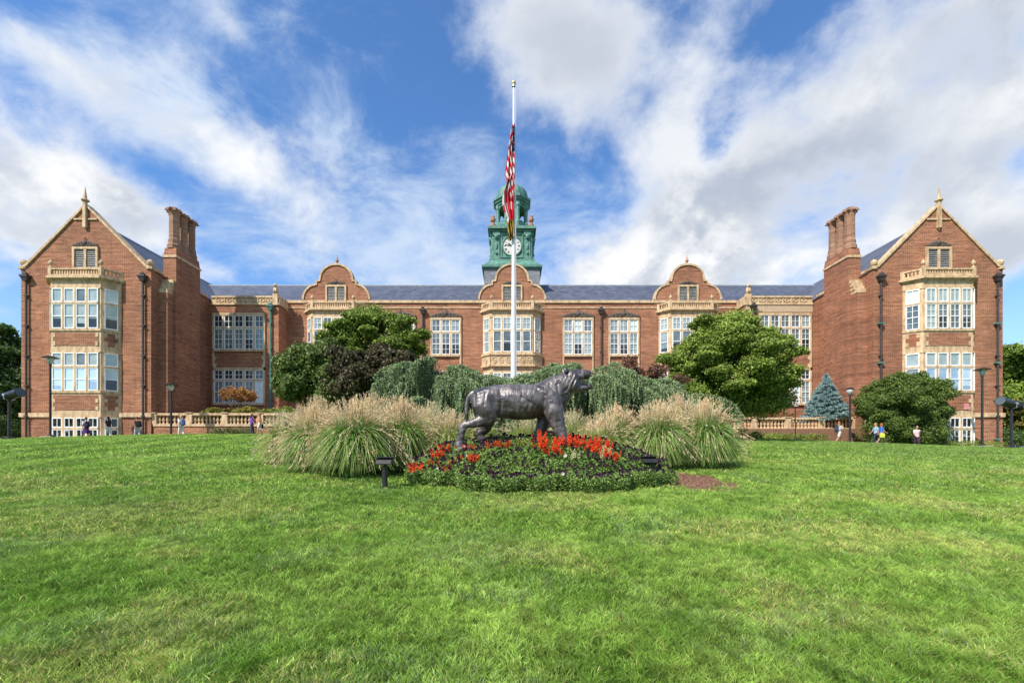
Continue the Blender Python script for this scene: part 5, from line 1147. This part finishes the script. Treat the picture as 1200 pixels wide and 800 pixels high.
def floodlight(px, py, D, s_, label):
    X = at(px, 0, D)[0]; g = h1(X, D); zc = at(0, py, D)[2]; t = thing('floodlight', label, 'floodlight', (X, D, g)); off = Vector(t.location)
    m_ = MB(); m_.lathe((X, D, 0), [(.42, g-.2), (.42, g+.08), (.3, g+.12), (.095, g+.16), (.085, zc-.45), (.12, zc-.42), (.12, zc-.28)], 14); m_.build('post', 'black', t, off)
    d_ = Vector((s_*.955, -.15, .25)).normalized(); c = Vector((X+s_*.12, D, zc))
    m_ = MB(); pts = [c-d_*.78, c-d_*.74, c-d_*.45, c-d_*.40, c+d_*.55, c+d_*.82]; m_.tube(pts, [.20, .30, .33, .30, .31, .35], 20); m_.build('housing', 'black', t, off, smooth=False)
    m_ = MB()
    for k in range(4): q = c-d_*(.68-.09*k); m_.tube([q-d_*.012, q+d_*.012], .37, 18)
    m_.build('cooling_fins', 'black', t, off)
    m_ = MB(); m_.tube([c+d_*.825, c+d_*.835], .31, 20); m_.build('lens', 'lens', t, off)
    for q in (-1, 1):
        m_ = MB(); m_.tube([(X, D+q*.05, zc-.36), (X, D+q*.36, zc-.3), (X, D+q*.38, zc+.02)], .035, 6); m_.build('yoke_arm', 'chrome', t, off)
    m_ = MB(); m_.tube([(X, D-.42, zc+.0), (X, D-.34, zc)], .09, 10); m_.build('pivot_bolt', 'chrome', t, off)
floodlight(11, 463, 33, 1, 'large black floodlight cannon on a post at the left edge of the lawn, aimed right')
floodlight(1185, 473, 33, -1, 'large black floodlight cannon on a post at the right edge of the lawn, aimed left')
def path_light(px, pyt, pyb, D, label, bury=False):
    X = at(px, 0, D)[0]; zt = at(0, pyt, D)[2]; zb = at(0, pyb, D)[2]; t = thing('bollard_light', label, 'garden light', (X, D, zb)); off = Vector(t.location)
    m_ = MB(); m_.lathe((X, D, 0), [(.062, zb-.1), (.062, zt-.30), (.05, zt-.29), (.05, zt-.27), (.062, zt-.26), (.062, zt-.235)], 14); m_.build('post', 'iron', t, off)
    m_ = MB(); m_.lathe((X, D, 0), [(.03, zt-.235), (.03, zt-.15)], 10); m_.build('neck', 'iron', t, off)
    m_ = MB(); m_.add([(X-.17, D-.13, zt-.15), (X+.17, D-.13, zt-.15), (X+.17, D+.13, zt-.13), (X-.17, D+.13, zt-.13), (X-.19, D-.10, zt-.04), (X+.19, D-.10, zt-.04), (X+.19, D+.15, zt), (X-.19, D+.15, zt)], MB.BF)
    o = m_.build('head', 'iron', t, off); bv = o.modifiers.new('b', 'BEVEL'); bv.width = .015
    m_ = MB(); m_.box(X-.20, X+.20, D-.12, D+.16, zt+.0, zt+.018); m_.build('visor', 'iron', t, off)
path_light(451, 536, 568, 10.4, 'dark garden light on a short post at the left front of the bed')
path_light(761, 535, 552, 11.3, 'dark flat topped garden light sunk in the petunias on the right')
# sign on a post
X = at(932, 0, 38.6)[0]; g = h1(X, 38.6); sg = thing('street_sign', 'small white sign with red top on a thin dark post by the right balustrade', 'sign', (X, 38.6, g)); off = Vector(sg.location); zt = at(0, 464, 38.6)[2]
m_ = MB(); m_.tube([(X, 38.6, g-.2), (X, 38.6, zt)], .04, 8); m_.build('post', 'iron', sg, off)
m_ = MB(); P = FR(X, 38.55); m_.pbox(P, -.20, .20, zt-.85, zt, 0, .02); m_.pbox(P, -.17, .17, zt-.26, zt-.04, .021, .027, 1)
m_.tube([P.p(.11*math.cos(t), zt-.48+.11*math.sin(t), .026) for t in np.linspace(0, 2*math.pi, 15)], .014, 5, 1); m_.pbox(P, -.13, .13, zt-.72, zt-.69, .021, .026, 1); m_.pbox(P, -.10, .10, zt-.78, zt-.755, .021, .026, 1); m_.build('sign_panel', ['polewhite', 'signred'], sg, off)
m_ = MB(); m_.lathe((X, 38.6, g), [(.14, -.05), (.13, .35), (.08, .42), (.05, .44)], 10); m_.build('footing', 'iron', sg, off)
# ground slab edges by the bed: loose mulch chips
V = []; n = 1800; a = rng.random(n)*6.283; r = rng.random(n)**.5; x = 4.5+np.cos(a)*r*.95; y = 11.7+np.sin(a)*r*1.45; z = bed(x, y)+.01
o = fast('mulch_chips', leaf_quads(np.stack([x, y, z], 1), .05*(.5+rng.random(n)), np.tile((0, 0, 1.), (n, 1)), .35, .4), 4, 'petal', None, palette(n, [(.26, .13, .08), (.38, .22, .14), (.16, .08, .05)])); tag(o, 'reddish brown mulch chips at the right end of the bed', 'mulch', kind='stuff')
# ------------------------------------------------------------------ people
def capsule(mb, a, b, ra, rb, sx=1.0, sy=1.0, seg=12):
    a = Vector(a); b = Vector(b); d_ = (b-a); L = d_.length; d_ = d_/L if L > 1e-6 else Vector((0, 0, 1)); pts = []; rad = []
    for t in (-.999, -.8, -.45): pts.append(a+d_*ra*t); rad.append(ra*math.sqrt(1-t*t))
    pts.append(a); rad.append(ra); pts.append(b); rad.append(rb)
    for t in (.45, .8, .999): pts.append(b+d_*rb*t); rad.append(rb*math.sqrt(1-t*t))
    n0 = len(mb.v); mb.tube(pts, rad, seg)
    if sx != 1 or sy != 1:
        c = (a+b)/2
        for i in range(n0, len(mb.v)): v = mb.v[i]; mb.v[i] = (c.x+(v[0]-c.x)*sx, c.y+(v[1]-c.y)*sy, v[2])
def person(px, D, rz, label, skin=(.45, .25, .17), hair=(.05, .03, .02), top=(.5, .5, .5), bottom=(.05, .05, .08), legs='long', stride=.28, h=1.72, longhair=False, arm=.35, skirt=False, dz=0.0, bag=None, baglabel=None, bagcol=(.02, .02, .03), shoes=(.6, .6, .6)):
    """local frame: faces +X"""
    X = at(px, 0, D)[0]; g = h1(X, D)+dz+.02; t = thing('person', label, 'person', (X, D, g), rz); t.scale = (h/1.72,)*3
    hip = Vector((0, 0, .93)); J = {}
    for s_, ph in ((1, 1), (-1, -1)):
        q = stride*ph; hp = hip+Vector((0, .09*s_, 0)); kn = hp+Vector((math.sin(q*.9+.12)*.44, 0, -math.cos(q*.9+.12)*.44)); sh = q*.9-(.30 if ph < 0 else .05)*(stride > .05)
        an = kn+Vector((math.sin(sh)*.42, 0, -math.cos(sh)*.42)); J[s_] = (hp, kn, an)
    low = min(J[1][2].z, J[-1][2].z)-.07; up = Vector((0, 0, -low))
    for s_ in J: J[s_] = tuple(v+up for v in J[s_])
    hip = hip+up; ch = hip+Vector((.02, 0, .38)); nk = hip+Vector((.03, 0, .56)); hd = hip+Vector((.05, 0, .70)); A = {}
    for s_ in (1, -1):
        q = -arm*s_; sh = ch+Vector((0, .175*s_, .10)); e = sh+Vector((math.sin(q)*.28, .05*s_, -math.cos(q)*.28)); wq = q+.45; wr = e+Vector((math.sin(wq)*.24, .0, -math.cos(wq)*.24)); A[s_] = (sh, e, wr, Vector((math.sin(wq), 0, -math.cos(wq))))
    b = MB()
    capsule(b, hip, hip+Vector((.01, 0, .18)), .125, .115, .95, 1.25); capsule(b, hip+Vector((.01, 0, .18)), ch, .12, .14, .88, 1.3); capsule(b, ch+Vector((0, -.1, .06)), ch+Vector((0, .1, .06)), .085, .085)
    capsule(b, nk-Vector((.01, 0, .08)), hd-Vector((.01, 0, .02)), .058, .052); b.ball(hd+Vector((0, 0, .06)), (.098, .078, .118), 14); b.ball(hd+Vector((.03, 0, -.01)), (.06, .055, .06), 12)
    b.ball(hd+Vector((.10, 0, .045)), (.02, .014, .022), 8)
    for s_ in (1, -1):
        b.ball(hd+Vector((-.005, .078*s_, .05)), (.018, .012, .03), 8)
        hp, kn, an = J[s_]; capsule(b, hp, kn, .09, .058); capsule(b, kn, an, .056, .038); capsule(b, an+Vector((-.03, 0, -.04)), an+Vector((.15, 0, -.045)), .036, .03, 1, 1.15)
        sh, e, wr, dd = A[s_]; capsule(b, sh, e, .055, .042); capsule(b, e, wr, .042, .028); pm = wr+dd*.07; capsule(b, wr, pm, .03, .034, 1, .7)
        for k, L in enumerate((.062, .075, .07, .052)): f0 = pm+Vector((-.028+.019*k, 0, -.005)); f1 = f0+dd*L*.55+Vector((0, -.004*s_, 0)); f2 = f1+dd*L*.5+Vector((0, -.016*s_, 0)); capsule(b, f0, f1, .0095, .009, seg=8); capsule(b, f1, f2, .009, .007, seg=8)
        th = wr+dd*.025+Vector((.028, -.008*s_, 0)); capsule(b, th, th+dd*.04+Vector((.022, -.01*s_, 0)), .011, .009, seg=8)
    me = blob(b, .011, 3, .5); body = link('body', me, pmat(skin), t)
    c = MB(); capsule(c, hip+Vector((.01, 0, .02)), hip+Vector((.01, 0, .18)), .145, .137, .98, 1.24); capsule(c, hip+Vector((.01, 0, .18)), ch, .14, .158, .9, 1.27); capsule(c, ch+Vector((0, -.1, .06)), ch+Vector((0, .1, .06)), .10, .10)
    for s_ in (1, -1): sh, e, wr, dd = A[s_]; capsule(c, sh, sh.lerp(e, .72), .073, .066)
    link('shirt', blob(c, .016, 3, .5), pmat(top), t)
    c = MB(); capsule(c, hip-Vector((0, 0, .03)), hip+Vector((.01, 0, .07)), .14, .138, .98, 1.22)
    if skirt:
        c.lathe(tuple(hip-Vector((0, 0, .42))), [(.25, 0), (.22, .15), (.17, .35), (.14, .46)], 16)
    else:
        for s_ in (1, -1):
            hp, kn, an = J[s_]; capsule(c, hp, kn if legs == 'long' else hp.lerp(kn, .75), .112, .076 if legs == 'long' else .092)
            if legs == 'long': capsule(c, kn, kn.lerp(an, .93), .074, .058)
    link('skirt' if skirt else ('trousers' if legs == 'long' else 'shorts'), blob(c, .016, 3, .5), pmat(bottom), t)
    c = MB(); c.ball(hd+Vector((-.018, 0, .085)), (.098, .088, .108), 14)
    if longhair: capsule(c, hd+Vector((-.06, 0, .08)), hd+Vector((-.085, 0, -.17)), .07, .05, 1, 1.3)
    link('hair', blob(c, .012, 2, .5), pmat(hair), t)
    for s_ in (1, -1):
        an = J[s_][2]; c = MB(); capsule(c, an+Vector((-.035, 0, -.05)), an+Vector((.16, 0, -.055)), .046, .04, 1, 1.1); c.box(an.x-.07, an.x+.2, an.y-.045, an.y+.045, an.z-.1, an.z-.075); link('shoe', blob(c, .01, 2, .5), pmat(shoes), t)
    if bag == 'backpack':
        bt = thing('backpack', baglabel, 'backpack', (X, D, g), rz); bt.scale = t.scale
        c = MB(); capsule(c, ch+Vector((-.24, -.06, -.24)), ch+Vector((-.22, -.06, .05)), .115, .10, .85, 1.0); capsule(c, ch+Vector((-.24, .06, -.24)), ch+Vector((-.22, .06, .05)), .115, .10, .85, 1.0); capsule(c, ch+Vector((-.33, 0, -.24)), ch+Vector((-.32, 0, -.10)), .075, .07, .8, 1.3)
        link('pack', blob(c, .014, 3, .5), pmat(bagcol), bt)
        for s_ in (1, -1): c = MB(); c.tube([ch+Vector((-.17, .11*s_, .08)), ch+Vector((-.05, .115*s_, .185)), ch+Vector((.09, .12*s_, .13)), ch+Vector((.165, .12*s_, -.02)), ch+Vector((.02, .185*s_, -.19)), ch+Vector((-.16, .15*s_, -.22))], .018, 6); c.build('strap', pmat(bagcol), bt)
    elif bag == 'tote':
        bt = thing('tote_bag', baglabel, 'bag', (X, D, g), rz); bt.scale = t.scale
        c = MB(); q = hip+Vector((-.03, -.26, -.15)); c.add([(q.x-.17, q.y-.06, q.z-.22), (q.x+.17, q.y-.06, q.z-.22), (q.x+.17, q.y+.06, q.z-.22), (q.x-.17, q.y+.06, q.z-.22), (q.x-.2, q.y-.04, q.z+.14), (q.x+.2, q.y-.04, q.z+.14), (q.x+.2, q.y+.04, q.z+.14), (q.x-.2, q.y+.04, q.z+.14)], MB.BF)
        o = c.build('bag_body', pmat(bagcol), bt); bv = o.modifiers.new('b', 'BEVEL'); bv.width = .03; bv.segments = 2
        c = MB(); c.tube([q+Vector((-.12, 0, .14)), ch+Vector((-.03, -.2, .14)), q+Vector((.12, 0, .14))], .014, 6); c.build('handle', pmat(bagcol), bt)
    return t
_pm = {}
def pmat(c):
    c = tuple(c)
    if c not in _pm: _pm[c] = mat('cloth %d' % len(_pm), c, .8, var=.15, vscale=14, spec=.25)
    return _pm[c]
person(101, 36.9, R(150), 'person in a white top and long purple skirt walking away with a dark backpack', top=(.62, .56, .62), bottom=(.07, .03, .16), skirt=True, hair=(.16, .05, .03), longhair=False, bag='backpack', baglabel='dark backpack worn by the person in the purple skirt', bagcol=(.03, .025, .05), stride=.2, h=1.72, dz=-.15)
person(127, 36.9, R(165), 'person in a dark shirt and white trousers, second from the left', top=(.03, .025, .035), bottom=(.72, .70, .68), hair=(.04, .02, .015), longhair=True, stride=.15, h=1.72, dz=-.15)
person(161, 36.9, R(160), 'person with bare arms and pale jeans carrying a black backpack by the left wing corner', top=(.10, .07, .07), bottom=(.50, .53, .60), hair=(.10, .04, .02), longhair=False, bag='backpack', baglabel='black backpack on the person by the corner of the left wing', bagcol=(.02, .02, .025), stride=.2, h=1.7, dz=-.2)
person(212.5, 37.0, R(165), 'person in a white shirt and white trousers in front of the left balustrade', top=(.68, .70, .74), bottom=(.70, .70, .72), hair=(.5, .42, .3), bag='backpack', baglabel='blue backpack on the person in white by the left balustrade', bagcol=(.08, .13, .30), stride=.2, h=1.66, dz=-.12)
person(295, 36.4, R(20), 'person in a bright purple top beside the pale grass', top=(.20, .06, .50), bottom=(.06, .06, .09), hair=(.06, .03, .10), longhair=True, stride=.1, h=1.66, dz=-.1)
person(304.5, 36.2, R(200), 'person in an orange top and light shorts facing the person in purple', top=(.60, .25, .12), bottom=(.65, .60, .55), legs='short', hair=(.30, .15, .06), longhair=True, stride=.15, h=1.68, dz=-.05, bag='tote', baglabel='dark bag held by the person in the orange top', bagcol=(.03, .05, .07))
person(983, 37.2, R(8), 'person in a pale grey shirt and shorts striding right with a dark backpack', top=(.46, .43, .47), bottom=(.58, .52, .46), legs='short', hair=(.40, .15, .06), bag='backpack', baglabel='dark navy backpack on the person in the grey shirt', bagcol=(.03, .04, .07), stride=.42, h=1.72)
person(1026.5, 35.7, R(170), 'person in a light blue top and dark trousers walking left by the big round shrub', top=(.30, .45, .60), bottom=(.03, .035, .06), hair=(.35, .22, .08), longhair=True, stride=.35, h=1.6, dz=-.05)
person(1032.5, 35.5, R(-15), 'person in a royal blue top and tan shorts beside the round shrub', top=(.03, .12, .55), bottom=(.62, .40, .22), legs='short', hair=(.35, .10, .03), longhair=True, stride=.40, h=1.55, bag='tote', baglabel='bright yellow and green bag swinging beside the royal blue top', bagcol=(.50, .55, .08))
person(1074, 35.6, R(-100), 'person in a pale pink shirt and dark trousers in front of the round shrub', top=(.68, .48, .50), bottom=(.06, .03, .06), hair=(.03, .02, .02), stride=.12, h=1.68, dz=-.25)
